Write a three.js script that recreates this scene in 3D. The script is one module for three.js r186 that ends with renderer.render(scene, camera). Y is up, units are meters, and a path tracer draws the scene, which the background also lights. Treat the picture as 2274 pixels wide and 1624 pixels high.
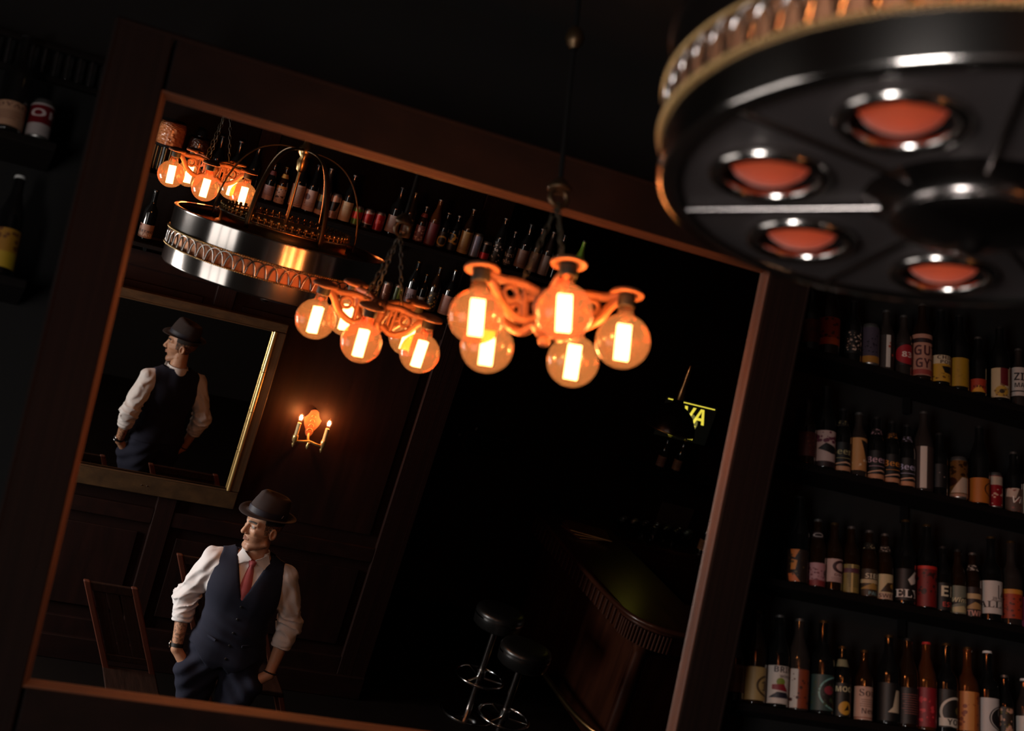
import * as THREE from 'three';
import { RoundedBoxGeometry } from 'three/addons/geometries/RoundedBoxGeometry.js';
import { mergeGeometries } from 'three/addons/utils/BufferGeometryUtils.js';
import { RectAreaLightUniformsLib } from 'three/addons/lights/RectAreaLightUniformsLib.js';

// ───────────────────────────── camera, lights, exposure ─────────────────────────────
RectAreaLightUniformsLib.init();
const scene = new THREE.Scene();
scene.background = new THREE.Color().setRGB(0.0006, 0.0006, 0.0007);
const D = Math.PI / 180;
const EYE = 2.27, F = 3219, PITCH = 17.46 * D, ROLL = 6.165 * D, YAW = 23.65 * D;
const camera = new THREE.PerspectiveCamera(2 * Math.atan(812 / F) / D, 2274 / 1624, 0.05, 60);
{
  const fw = new THREE.Vector3(Math.sin(YAW) * Math.cos(PITCH), Math.sin(PITCH), -Math.cos(YAW) * Math.cos(PITCH));
  const r0 = new THREE.Vector3(Math.cos(YAW), 0, Math.sin(YAW));
  const u0 = new THREE.Vector3().crossVectors(r0, fw);
  camera.position.set(0, EYE, 0);
  camera.up.copy(u0).multiplyScalar(Math.cos(ROLL)).addScaledVector(r0, -Math.sin(ROLL));
  camera.lookAt(camera.position.clone().add(fw));
  camera.focus = 7.2;                       // the man, by way of the mirror
  camera.userData.fStop = 2.8;
}
const renderer = new THREE.WebGLRenderer();
renderer.toneMapping = THREE.LinearToneMapping;
renderer.toneMappingExposure = 1.0;
renderer.shadowMap.enabled = true;

const DAY = [1.15, 36];      // luminance of the two daylit windows in the west wall
const BULB = 0.30;          // candela of each globe bulb
const WEST = -1.7;          // inner face of the west wall

function windowLight(i, z0, z1, y0, y1) {
  const l = new THREE.RectAreaLight(new THREE.Color().setRGB(1, 0.95, 0.91), DAY[i], z1 - z0, y1 - y0);
  l.position.set(WEST - 0.05, (y0 + y1) / 2, (z0 + z1) / 2);
  l.lookAt(WEST + 5, (y0 + y1) / 2, (z0 + z1) / 2);
  scene.add(l);
}
const WINDOWS = [[-3.60, -1.75, 1.6, 3.3], [-0.15, 1.05, 1.0, 2.5]];
WINDOWS.forEach((w, i) => windowLight(i, ...w));

// ───────────────────────────── helpers ─────────────────────────────
let seed = 7;
const rnd = () => { seed = (seed * 1664525 + 1013904223) >>> 0; return seed / 4294967296; };
const taken = {};
function numbered(n) { const k = (taken[n] = (taken[n] ?? -1) + 1); return k ? n + '_' + String(k).padStart(3, '0') : n; }
const C3 = (r, g, b) => new THREE.Color().setRGB(r, g, b);
function shade(o) { o.traverse(c => { if (c.isMesh) { c.castShadow = true; c.receiveShadow = true; } }); return o; }
function thing(name, label, category, pos = [0, 0, 0], turn = 0, group) {
  const o = new THREE.Group(); o.name = numbered(name); o.position.set(...pos); o.rotation.y = turn;
  o.userData = { label, category }; if (group) o.userData.group = group;
  scene.add(o); return o;
}
function part(name, geo, mat, parent, label) {
  const m = new THREE.Mesh(Array.isArray(geo) ? mergeGeometries(geo.map(g => g.index ? g.toNonIndexed() : g)) : geo, mat);
  m.name = name; m.castShadow = m.receiveShadow = true; if (label) m.userData.label = label;
  parent.add(m); return m;
}
function structure(name, geo, mat, pos = [0, 0, 0]) {
  const m = new THREE.Mesh(geo, mat); m.name = name; m.position.set(...pos); m.userData.kind = 'structure';
  m.castShadow = m.receiveShadow = true; scene.add(m); return m;
}
const box = (w, h, d, x = 0, y = 0, z = 0) => new THREE.BoxGeometry(w, h, d).translate(x, y, z);
const rbox = (w, h, d, r, x = 0, y = 0, z = 0, s = 2) => new RoundedBoxGeometry(w, h, d, s, Math.min(r, w / 2.01, h / 2.01, d / 2.01)).translate(x, y, z);
const cyl = (r0, r1, h, x = 0, y = 0, z = 0, n = 24, open = false) => new THREE.CylinderGeometry(r1, r0, h, n, 1, open).translate(x, y + h / 2, z);
const lathe = (pts, n = 28) => new THREE.LatheGeometry(pts.map(p => new THREE.Vector2(p[0], p[1])), n);
const V = (x, y, z) => new THREE.Vector3(x, y, z);
function tube(pts, r, n = 16, k = 8) { return new THREE.TubeGeometry(new THREE.CatmullRomCurve3(pts.map(p => p.isVector3 ? p : V(...p))), n, r, k, false); }
function rod(a, b, r, k = 10) {
  const A = V(...a), B = V(...b), L = A.distanceTo(B);
  const g = new THREE.CylinderGeometry(r, r, L, k); g.translate(0, L / 2, 0);
  g.applyQuaternion(new THREE.Quaternion().setFromUnitVectors(V(0, 1, 0), B.clone().sub(A).normalize())); return g.translate(A.x, A.y, A.z);
}
function data(w, h, fn, srgb) {
  const a = new Uint8Array(w * h * 4);
  for (let y = 0; y < h; y++) for (let x = 0; x < w; x++) { const c = fn(x / w, y / h), k = (y * w + x) * 4; a[k] = c[0]; a[k + 1] = c[1]; a[k + 2] = c[2]; a[k + 3] = 255; }
  const t = new THREE.DataTexture(a, w, h); t.wrapS = t.wrapT = THREE.RepeatWrapping; t.magFilter = THREE.LinearFilter; t.minFilter = THREE.LinearMipmapLinearFilter; t.generateMipmaps = true;
  if (srgb) t.colorSpace = THREE.SRGBColorSpace; t.needsUpdate = true; return t;
}
// smooth value noise, periodic
const NT = new Float32Array(4096).map(() => rnd());
function noise(x, y, z = 0, p = 16) {
  const w = v => ((v % p) + p) % p, xi = Math.floor(x), yi = Math.floor(y), zi = Math.floor(z);
  const s = t => t * t * (3 - 2 * t), fx = s(x - xi), fy = s(y - yi), fz = s(z - zi);
  const n = (i, j, k) => NT[(w(i) + w(j) * 16 + w(k) * 256) & 4095], L = (a, b, t) => a + (b - a) * t;
  return L(L(L(n(xi, yi, zi), n(xi + 1, yi, zi), fx), L(n(xi, yi + 1, zi), n(xi + 1, yi + 1, zi), fx), fy), L(L(n(xi, yi, zi + 1), n(xi + 1, yi, zi + 1), fx), L(n(xi, yi + 1, zi + 1), n(xi + 1, yi + 1, zi + 1), fx), fy), fz);
}
const grainTex = data(256, 256, (u, v) => {
  const g = 0.5 * noise(u * 16, v * 2) + 0.3 * noise(u * 16 * 3, v * 4 + 5) + 0.2 * noise(u * 16 * 8, v * 16);
  const k = 150 + 105 * g; return [k, k * 0.97, k * 0.94];
}, true);
const grainBump = data(256, 256, (u, v) => { const k = 255 * (0.6 * noise(u * 48, v * 4) + 0.4 * noise(u * 128, v * 16)); return [k, k, k]; });
const weaveBump = data(64, 64, (u, v) => { const k = 128 + 60 * Math.sin(u * 6.2832 * 16) * Math.sin(v * 6.2832 * 16); return [k, k, k]; });
const pebbleBump = data(256, 256, (u, v) => { const k = 255 * Math.pow(noise(u * 32, v * 32, 3, 32), 1.5); return [k, k, k]; });
const brushed = data(256, 64, (u, v) => { const k = 150 + 90 * noise(u * 128, v * 1, 2) ; return [k, k, k]; });

// ───────────────────────────── materials ─────────────────────────────
const std = (c, roughness = 0.6, metalness = 0, o = {}) => new THREE.MeshStandardMaterial({ color: c.isColor ? c : C3(...c), roughness, metalness, ...o });
const phy = (c, o = {}) => new THREE.MeshPhysicalMaterial({ color: c.isColor ? c : C3(...c), ...o });
const wood = (c, r = 0.5, o = {}) => phy(c, { roughness: r, map: grainTex, bumpMap: grainBump, bumpScale: 0.0006, specularIntensity: 0.3, ...o });
const M = {
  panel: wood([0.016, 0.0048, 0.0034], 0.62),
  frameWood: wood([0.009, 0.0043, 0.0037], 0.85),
  litLipWood: wood([0.13, 0.05, 0.022], 0.5, { specularIntensity: 0.8 }),  // lighter copy of the frame wood: bulb light put into the lip colour
  chair: wood([0.14, 0.042, 0.025], 0.45, { specularIntensity: 0.8 }),  // chair posts and legs coloured brighter than the slats, as if lit
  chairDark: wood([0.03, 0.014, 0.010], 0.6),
  shelf: wood([0.006, 0.0035, 0.003], 0.8),
  black: phy([0.003, 0.003, 0.003], { roughness: 0.85, specularIntensity: 0.25 }),
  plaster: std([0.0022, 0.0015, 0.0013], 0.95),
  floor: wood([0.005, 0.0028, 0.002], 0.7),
  mirror: std([0.93, 0.92, 0.90], 0.0, 1),
  mirrorOld: std([0.56, 0.53, 0.50], 0.0, 1),
  brassFrame: std([0.085, 0.047, 0.017], 0.55, 0.1, { map: grainTex, bumpMap: grainBump, bumpScale: 0.0008 }),
  goldBead: std([0.85, 0.60, 0.24], 0.3, 0.85),
  nickel: phy([0.62, 0.58, 0.55], { roughness: 0.16, metalness: 1, anisotropy: 0.65, anisotropyRotation: Math.PI / 2 }),
  nickelPlain: std([0.62, 0.58, 0.55], 0.16, 1),
  nickelDark: std([0.32, 0.29, 0.28], 0.22, 1),
  oldBrass: std([0.52, 0.34, 0.15], 0.3, 1),
  copperPlate: std([0.66, 0.36, 0.22], 0.22, 1),
  copperDull: std([0.55, 0.27, 0.15], 0.62, 0.8),
  castCopper: std([0.22, 0.085, 0.038], 0.55, 0.35, { bumpMap: pebbleBump, bumpScale: 0.001 }),
  socket: std([0.028, 0.024, 0.013], 0.6, 0.4),
  bronze: std([0.09, 0.055, 0.028], 0.42, 0.85),
  drumUnder: std([0.055, 0.044, 0.044], 0.55, 0.3),
  chrome: std([0.8, 0.8, 0.8], 0.12, 1),
  blackVinyl: phy([0.006, 0.006, 0.006], { roughness: 0.32, clearcoat: 0.4, clearcoatRoughness: 0.3 }),
  amberGlass: phy([1.0, 0.38, 0.13], { transmission: 1, thickness: 0, roughness: 0.14, ior: 1.5 }),
  clearBulb: phy([1.0, 0.86, 0.7], { transmission: 1, thickness: 0, roughness: 0.05, ior: 1.5 }),
  filament: std([1, 0.8, 0.5], 0.5, 0, { emissive: C3(1, 1, 1), emissiveIntensity: 9 }),
  bowl: phy([0.80, 0.13, 0.035], { roughness: 0.85, transmission: 0.8, thickness: 0, ior: 1.45 }),
  dimBulb: std([0.8, 0.6, 0.4], 0.5, 0, { emissive: C3(1, 0.6, 0.3), emissiveIntensity: 0.8 }),
  candle: std([0.62, 0.46, 0.22], 0.55),
  daylight: std([0.6, 0.6, 0.6], 0.6, 0, { emissive: C3(1, 0.95, 0.91), emissiveIntensity: 1.0 }),
  barWood: phy([0.055, 0.018, 0.009], { roughness: 0.35, specularIntensity: 0.5, clearcoat: 0.5, clearcoatRoughness: 0.2, map: grainTex }),
};

// ───────────────────────────── room shell ─────────────────────────────
const ROOF = 4.85, NORTH = -4.05, SOUTH = 1.48, EAST = 7.4, DEEP = 3.4, CORNER = 3.3;
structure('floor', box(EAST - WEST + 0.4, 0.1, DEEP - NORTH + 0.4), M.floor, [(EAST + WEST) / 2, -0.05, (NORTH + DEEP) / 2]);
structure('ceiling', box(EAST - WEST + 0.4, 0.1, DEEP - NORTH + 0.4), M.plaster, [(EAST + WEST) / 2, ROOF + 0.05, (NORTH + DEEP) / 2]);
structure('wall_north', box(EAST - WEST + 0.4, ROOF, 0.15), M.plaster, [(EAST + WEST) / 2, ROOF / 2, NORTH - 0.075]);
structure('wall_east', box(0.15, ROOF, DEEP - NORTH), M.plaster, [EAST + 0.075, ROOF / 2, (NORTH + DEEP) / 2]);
structure('wall_alcove', box(EAST - CORNER, ROOF, 0.15), M.panel, [(EAST + CORNER) / 2, ROOF / 2, DEEP + 0.075]);
const wallReturn = structure('wall_return', box(0.15, ROOF, DEEP - SOUTH), M.panel, [CORNER - 0.075, ROOF / 2, (SOUTH + DEEP) / 2]);
// west wall, pierced by two windows
{
  const w = structure('wall_west', box(0.15, 1.0, DEEP - NORTH), M.plaster, [WEST - 0.075, 0.5, (NORTH + DEEP) / 2]);
  const piece = (z0, z1, y0, y1) => part('wall_section', box(0.15, y1 - y0, z1 - z0, 0, (y0 + y1) / 2 - 0.5, (z0 + z1) / 2 - (NORTH + DEEP) / 2), M.plaster, w);
  piece(NORTH, WINDOWS[0][0], 1, ROOF); piece(WINDOWS[0][0], WINDOWS[0][1], WINDOWS[0][3], ROOF); piece(WINDOWS[0][0], WINDOWS[0][1], 1, WINDOWS[0][2]);
  piece(WINDOWS[0][1], WINDOWS[1][0], 1, ROOF); piece(WINDOWS[1][0], WINDOWS[1][1], WINDOWS[1][3], ROOF); piece(WINDOWS[1][1], DEEP, 1, ROOF);
  WINDOWS.forEach(([z0, z1, y0, y1], i) => {
    const g = new THREE.Group(); g.name = 'window_' + (i + 1); g.userData.kind = 'structure'; scene.add(g);
    g.position.set(WEST, y0, (z0 + z1) / 2);
    const W = z1 - z0, H = y1 - y0;
    part('frosted_pane', box(0.01, H, W, -0.1, H / 2, 0), M.daylight, g);
    for (const [y, h] of [[0.03, 0.06], [H - 0.03, 0.06], [H * 0.62, 0.05]]) part('window_rail', box(0.05, h, W, -0.02, y, 0), M.frameWood, g);
    for (const z of [-W / 2 + 0.03, -W / 6, W / 6, W / 2 - 0.03]) part('window_stile', box(0.05, H, 0.045, -0.02, H / 2, z), M.frameWood, g);
    part('window_sill', box(0.16, 0.04, W + 0.1, 0.06, -0.02, 0), M.frameWood, g);
  });
}
// south wall: dark panelling of stiles, rails and fielded panels
{
  const L = CORNER - WEST, cx = (CORNER + WEST) / 2;
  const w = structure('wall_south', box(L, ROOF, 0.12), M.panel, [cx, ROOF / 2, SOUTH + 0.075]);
  const zf = -0.075;
  const stiles = [-1.62, -0.55, 0.55, 1.70, 3.2];
  const at = (nm, W, H, d, x, y, m = M.panel) => part(nm, rbox(W, H, d, 0.006, x - cx, y - ROOF / 2, zf + (0.02 - d) / 2 + 0.0, 1), m, w);
  for (const x of stiles) at('stile', x > 3 ? 0.2 : 0.12, ROOF - 0.2, 0.035, x, ROOF / 2);
  for (let i = 0; i < stiles.length - 1; i++) {
    const a = stiles[i] + 0.06, b = stiles[i + 1] - (i === 3 ? 0.1 : 0.06);
    for (const [y, h] of [[0.16, 0.24], [1.02, 0.1], [2.58, 0.1], [4.6, 0.16]]) at('rail', b - a, h, 0.03, (a + b) / 2, y);
    for (const [y0, y1] of [[0.36, 0.9], [1.15, 2.44], [2.72, 4.44]]) at('panel', b - a - (y0 > 2 ? 0.0 : 0.12), y1 - y0, 0.018, (a + b) / 2, (y0 + y1) / 2, y0 > 2 ? M.shelf : M.panel);
  }
  const b = structure('baseboard_south', rbox(L, 0.16, 0.03, 0.008), M.panel, [cx, 0.08, SOUTH - 0.03]);
}
// shelf levels, the same on both walls
const LEVEL = [2.703, 3.107, 3.511, 3.915];
function shelfBoard(x0, x1, y, zc, depth, label, group) {
  const t = thing('wall_shelf', label, 'shelf', [(x0 + x1) / 2, y, zc], 0, group);
  part('board', rbox(x1 - x0, 0.025, depth, 0.004, 0, -0.0125, 0), M.shelf, t);
  const s = zc < 0 ? -1 : 1;
  for (let x = x0 + 0.12; x < x1; x += 0.75) part('bracket', [box(0.02, 0.06, 0.02, x - (x0 + x1) / 2, -0.055, s * (depth / 2 - 0.01))], M.black, t);
  return t;
}
const shelfWords = ['lowest', 'second', 'third', 'top'];
LEVEL.forEach((y, i) => {
  shelfBoard(2.47, 4.6, y, -3.955, 0.17, `${shelfWords[i]} black wall shelf of bottles right of the big mirror`);
  if (i > 1) shelfBoard(-1.2, 0.27, y, -3.955, 0.17, `${shelfWords[i]} black wall shelf left of the big mirror`);
});
shelfBoard(-1.2, 3.92, LEVEL[1], 1.38, 0.2, 'long upper bottle shelf on the panelled wall above the framed mirror');
shelfBoard(-1.2, 3.25, LEVEL[0], 1.38, 0.2, 'long lower bottle shelf on the panelled wall just above the framed mirror');
// uprights at the ends of the north shelves
for (const [x, l] of [[2.455, 'dark upright board at the mirror end of the right bottle shelves']]) {
  const t = thing('shelf_upright', l, 'upright', [x, 2.3, -3.96]);
  part('board', rbox(0.03, 2.2, 0.17, 0.004, 0, 1.1, 0), M.shelf, t);
}
// little spindle gallery high on the wall at the left
{
  const t = thing('spindle_gallery', 'dark spindle rail high above the left bottle shelf', 'railing', [-0.12, 4.20, -4.0]);
  part('bottom_rail', rbox(1.0, 0.018, 0.02, 0.004, 0, -0.045, 0), M.shelf, t); part('top_rail', rbox(1.0, 0.018, 0.02, 0.004, 0, 0.055, 0), M.shelf, t);
  const g = lathe([[0.002, -0.036], [0.006, -0.03], [0.004, -0.01], [0.007, 0.004], [0.004, 0.02], [0.006, 0.04], [0.002, 0.046]], 8);
  const m = phy([0.02, 0.018, 0.018], { roughness: 0.2, clearcoat: 1 });
  for (let i = 0; i < 30; i++) { const s = part('spindle', g, m, t); s.position.x = -0.48 + i * 0.0331; }
}

// ───────────────────────────── the big leaning mirror ─────────────────────────────
const TILT = 15.12 * D;
{
  const x0 = 0.462, x1 = 2.247, v0 = -0.772, v1 = 0.688, c = -3.6807;
  const n = [0, -Math.sin(TILT), Math.cos(TILT)], v = [0, Math.cos(TILT), Math.sin(TILT)], vm = (v0 + v1) / 2;
  const t = thing('wall_mirror', 'huge dark wooden framed mirror hung high and leaning forward from the wall', 'mirror', [(x0 + x1) / 2, EYE + vm * v[1] + c * n[1], vm * v[2] + c * n[2]]);
  t.rotation.x = TILT;
  const W = x1 - x0, H = v1 - v0, f = 0.155;
  part('glass', box(W + 0.02, H + 0.02, 0.004, 0, 0, -0.002), M.mirror, t, 'clear silvered mirror glass');
  part('back_board', box(W + 0.28, H + 0.28, 0.02, 0, 0, -0.05), M.shelf, t);
  const stile = (s) => part('frame_stile', rbox(f - 0.016, H + 2 * f, 0.066, 0.006, s * (W / 2 + f / 2 + 0.008), 0, -0.005), M.frameWood, t);
  const rail = (s) => part('frame_rail', rbox(W + 0.016, f - 0.016, 0.062, 0.006, 0, s * (H / 2 + f / 2 + 0.008), -0.006), M.frameWood, t);
  stile(-1); stile(1); rail(-1); rail(1);
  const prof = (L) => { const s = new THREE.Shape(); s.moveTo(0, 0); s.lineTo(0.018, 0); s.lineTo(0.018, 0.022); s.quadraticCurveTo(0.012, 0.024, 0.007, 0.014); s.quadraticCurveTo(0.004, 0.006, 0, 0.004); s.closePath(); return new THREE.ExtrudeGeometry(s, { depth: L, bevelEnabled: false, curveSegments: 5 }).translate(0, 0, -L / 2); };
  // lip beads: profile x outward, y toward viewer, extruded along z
  const lip = (ang, L, px, py) => { const m = part('inner_lip', prof(L), M.litLipWood, t, 'inner lip of the frame, painted lighter as if bulb-lit'); m.matrixAutoUpdate = true;
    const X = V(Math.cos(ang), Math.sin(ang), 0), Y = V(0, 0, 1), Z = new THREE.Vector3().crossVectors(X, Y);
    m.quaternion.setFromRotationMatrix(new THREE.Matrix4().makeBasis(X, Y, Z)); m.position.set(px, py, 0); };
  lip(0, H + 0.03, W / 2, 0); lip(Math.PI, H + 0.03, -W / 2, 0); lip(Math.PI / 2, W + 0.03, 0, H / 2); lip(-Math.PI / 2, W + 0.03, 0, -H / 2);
  for (const s of [-1, 1]) part('outer_bead', rod([s * (W / 2 + f), -H / 2 - f, 0.022], [s * (W / 2 + f), H / 2 + f, 0.022], 0.008), M.frameWood, t);
  for (const s of [-1, 1]) part('outer_bead', rod([-W / 2 - f, s * (H / 2 + f), 0.022], [W / 2 + f, s * (H / 2 + f), 0.022], 0.008), M.frameWood, t);
  for (const s of [-1, 1]) part('hanging_strut', rod([s * 0.6, H / 2 - 0.02, -0.06], [s * 0.6, H / 2 + 0.02, -0.66], 0.012), M.black, t);
  part('foot_block', rbox(W, 0.06, 0.16, 0.01, 0, -H / 2 - 0.06, -0.14), M.shelf, t);
}

// framed mirror on the panelled wall
{
  const x0 = 0.78, x1 = 2.042, y0 = 1.285, y1 = 2.352, z = 1.415;
  const t = thing('framed_mirror', 'old gilt and brown framed mirror hanging on the panelled wall behind the man', 'mirror', [(x0 + x1) / 2, (y0 + y1) / 2, z]);
  t.rotation.set(-1.7 * D, -1.9 * D, 0);
  const W = x1 - x0, H = y1 - y0;
  part('glass', box(W + 0.01, H + 0.01, 0.004, 0, 0, 0.002), M.mirrorOld, t);
  part('frame_rail', rbox(W + 0.13, 0.115, 0.05, 0.006, 0, -H / 2 - 0.06, 0), M.brassFrame, t, 'broad bottom rail of brown gilt wood');
  part('frame_rail', rbox(W + 0.13, 0.055, 0.05, 0.006, 0, H / 2 + 0.03, 0), M.brassFrame, t);
  for (const s of [-1, 1]) part('frame_stile', rbox(0.064, H, 0.05, 0.006, s * (W / 2 + 0.035), 0, 0), M.brassFrame, t);
  for (const s of [-1, 1]) for (let k = 0; k < 4; k++) part('gold_bead', rod([s * (W / 2 - 0.002), -H / 2 + k * H / 4 + 0.002, -0.02], [s * (W / 2 - 0.002), -H / 2 + (k + 1) * H / 4 - 0.002, -0.02], 0.012, 8), M.goldBead, t, 'bright gold inner bead');
  for (const s of [-1, 1]) part('inner_bead', rod([-W / 2, s * H / 2, -0.02], [W / 2, s * H / 2, -0.02], 0.007, 8), M.brassFrame, t);
  for (const x of [0.1, 0.135]) part('screw', cyl(0.004, 0.003, 0.004, 0, 0, 0, 8).rotateX(-Math.PI / 2).translate(x, -H / 2 - 0.06, -0.025), M.chrome, t);
}

// ───────────────────────────── globe-bulb chandeliers ─────────────────────────────
const globeGeo = (() => { const p = []; const R = 0.0625; for (let i = 0; i <= 26; i++) { const a = -Math.PI / 2 + (i / 26) * (Math.PI - 0.33); p.push([Math.max(0.0001, R * Math.cos(a)), R * Math.sin(a)]); } p.push([0.0185, 0.070], [0.0165, 0.078], [0.0165, 0.088]); return lathe(p, 40); })();
const filamentGeo = (() => { const g = []; for (let i = 0; i < 6; i++) for (let s = 0; s < 2; s++) { const x = -0.014 + i * 0.0056, z = (s - 0.5) * 0.010; g.push(rod([x, -0.044, z], [x, 0.040, z], 0.0024, 6)); } return g; })();
const stemGlass = lathe([[0.0001, 0.044], [0.004, 0.046], [0.004, 0.055], [0.010, 0.07]], 12);
function globeChandelier(label, x, y, z, a0, topRing) {
  const t = thing('globe_bulb_chandelier', label, 'chandelier', [x, y, z], 0);
  const R = 0.178;
  for (let i = 0; i < 5; i++) {
    const a = (a0 + i * 72) * D, cx = Math.cos(a) * R, cz = Math.sin(a) * R;
    const b = new THREE.Group(); b.name = 'bulb'; b.position.set(cx, 0, cz); t.add(b);
    b.rotation.set((rnd() - 0.5) * 0.1, rnd() * 6, (rnd() - 0.5) * 0.1);
    part('globe', globeGeo, M.amberGlass, b, 'round amber glass globe');
    const f = part('filament', filamentGeo, M.filament, b, 'bright cage filament'); f.rotation.y = -b.rotation.y - 0.3;
    part('glass_stem', stemGlass, M.amberGlass, b);
    const l = new THREE.PointLight(C3(1, 0.8, 0.5), BULB, 0, 2); l.position.set(cx, 0, cz); l.castShadow = true; l.shadow.radius = 0.4; t.add(l);
    part('socket', lathe([[0.0001, 0.116], [0.018, 0.116], [0.021, 0.105], [0.021, 0.084], [0.0175, 0.081]], 20).translate(cx, 0, cz), M.socket, t);
    part('flared_cap', lathe([[0.0001, 0.126], [0.018, 0.126], [0.036, 0.120], [0.041, 0.113], [0.039, 0.109], [0.020, 0.112]], 24).translate(cx, 0, cz), M.castCopper, t);
    // pierced cast arm: two ribs, a ring and a drop between hub and socket
    const u = (r, yy) => [Math.cos(a) * r, yy, Math.sin(a) * r];
    const arm = [tube([u(0.03, 0.10), u(0.08, 0.108), u(0.13, 0.104), u(R, 0.112)], 0.011, 14, 8), tube([u(0.03, 0.035), u(0.07, 0.022), u(0.115, 0.045), u(0.145, 0.085), u(R - 0.015, 0.10)], 0.011, 16, 8),
      new THREE.TorusGeometry(0.017, 0.006, 8, 16).rotateY(-a).translate(...u(0.1, 0.077)), rod(u(0.062, 0.03), u(0.065, 0.104), 0.0065, 8), rod(u(0.062, 0.06), u(0.084, 0.075), 0.005, 6)];
    part('arm', arm, M.castCopper, t, 'openwork cast copper arm');
  }
  part('hub', lathe([[0.0001, -0.005], [0.02, 0.0], [0.034, 0.02], [0.028, 0.045], [0.036, 0.07], [0.03, 0.10], [0.018, 0.112], [0.0001, 0.115]], 24), M.castCopper, t);
  part('finial', new THREE.SphereGeometry(0.014, 14, 10).translate(0, -0.012, 0), M.castCopper, t);
  // three chains gathered at a ring, then a rod up to the ceiling
  const top = topRing;
  for (let i = 0; i < 3; i++) {
    const a = (a0 + 36 + i * 120) * D, links = [], A = V(Math.cos(a) * 0.07, 0.11, Math.sin(a) * 0.07), B = V(0, top, 0), n = Math.round(A.distanceTo(B) / 0.02), q = new THREE.Quaternion().setFromUnitVectors(V(0, 1, 0), B.clone().sub(A).normalize());
    for (let k = 0; k < n; k++) { const p = A.clone().lerp(B, (k + 0.5) / n); links.push(new THREE.TorusGeometry(0.0095, 0.002, 5, 8).scale(0.6, 1.25, 1).rotateY(k % 2 ? Math.PI / 2 : 0).applyQuaternion(q).translate(p.x, p.y, p.z)); }
    part('chain', links, M.socket, t);
  }
  part('gathering_ring', [new THREE.TorusGeometry(0.022, 0.006, 8, 20).translate(0, top + 0.014, 0), lathe([[0.0001, top + 0.07], [0.012, top + 0.06], [0.03, top + 0.04], [0.026, top + 0.03], [0.0001, top + 0.03]], 16)], M.bronze, t);
  part('stem', rod([0, top + 0.05, 0], [0, ROOF - y, 0], 0.006), M.black, t);
  part('ceiling_canopy', lathe([[0.0001, ROOF - y - 0.06], [0.02, ROOF - y - 0.055], [0.06, ROOF - y - 0.01], [0.065, ROOF - y], [0.0001, ROOF - y]], 24), M.oldBrass, t);
  for (const yy of [0.74]) part('knop', lathe([[0.009, yy], [0.02, yy + 0.015], [0.024, yy + 0.03], [0.018, yy + 0.05], [0.009, yy + 0.06]], 16), M.bronze, t);
  return t;
}
globeChandelier('copper chandelier of five glowing amber globe bulbs hanging right in front of the big mirror', 1.3137, EYE + 1.0598, -2.834, 175, 0.33);
globeChandelier('copper chandelier of five amber globe bulbs, seen behind the crown of the drum chandelier', 1.13, EYE + 1.06, -0.29, 186, 0.40);

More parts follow.
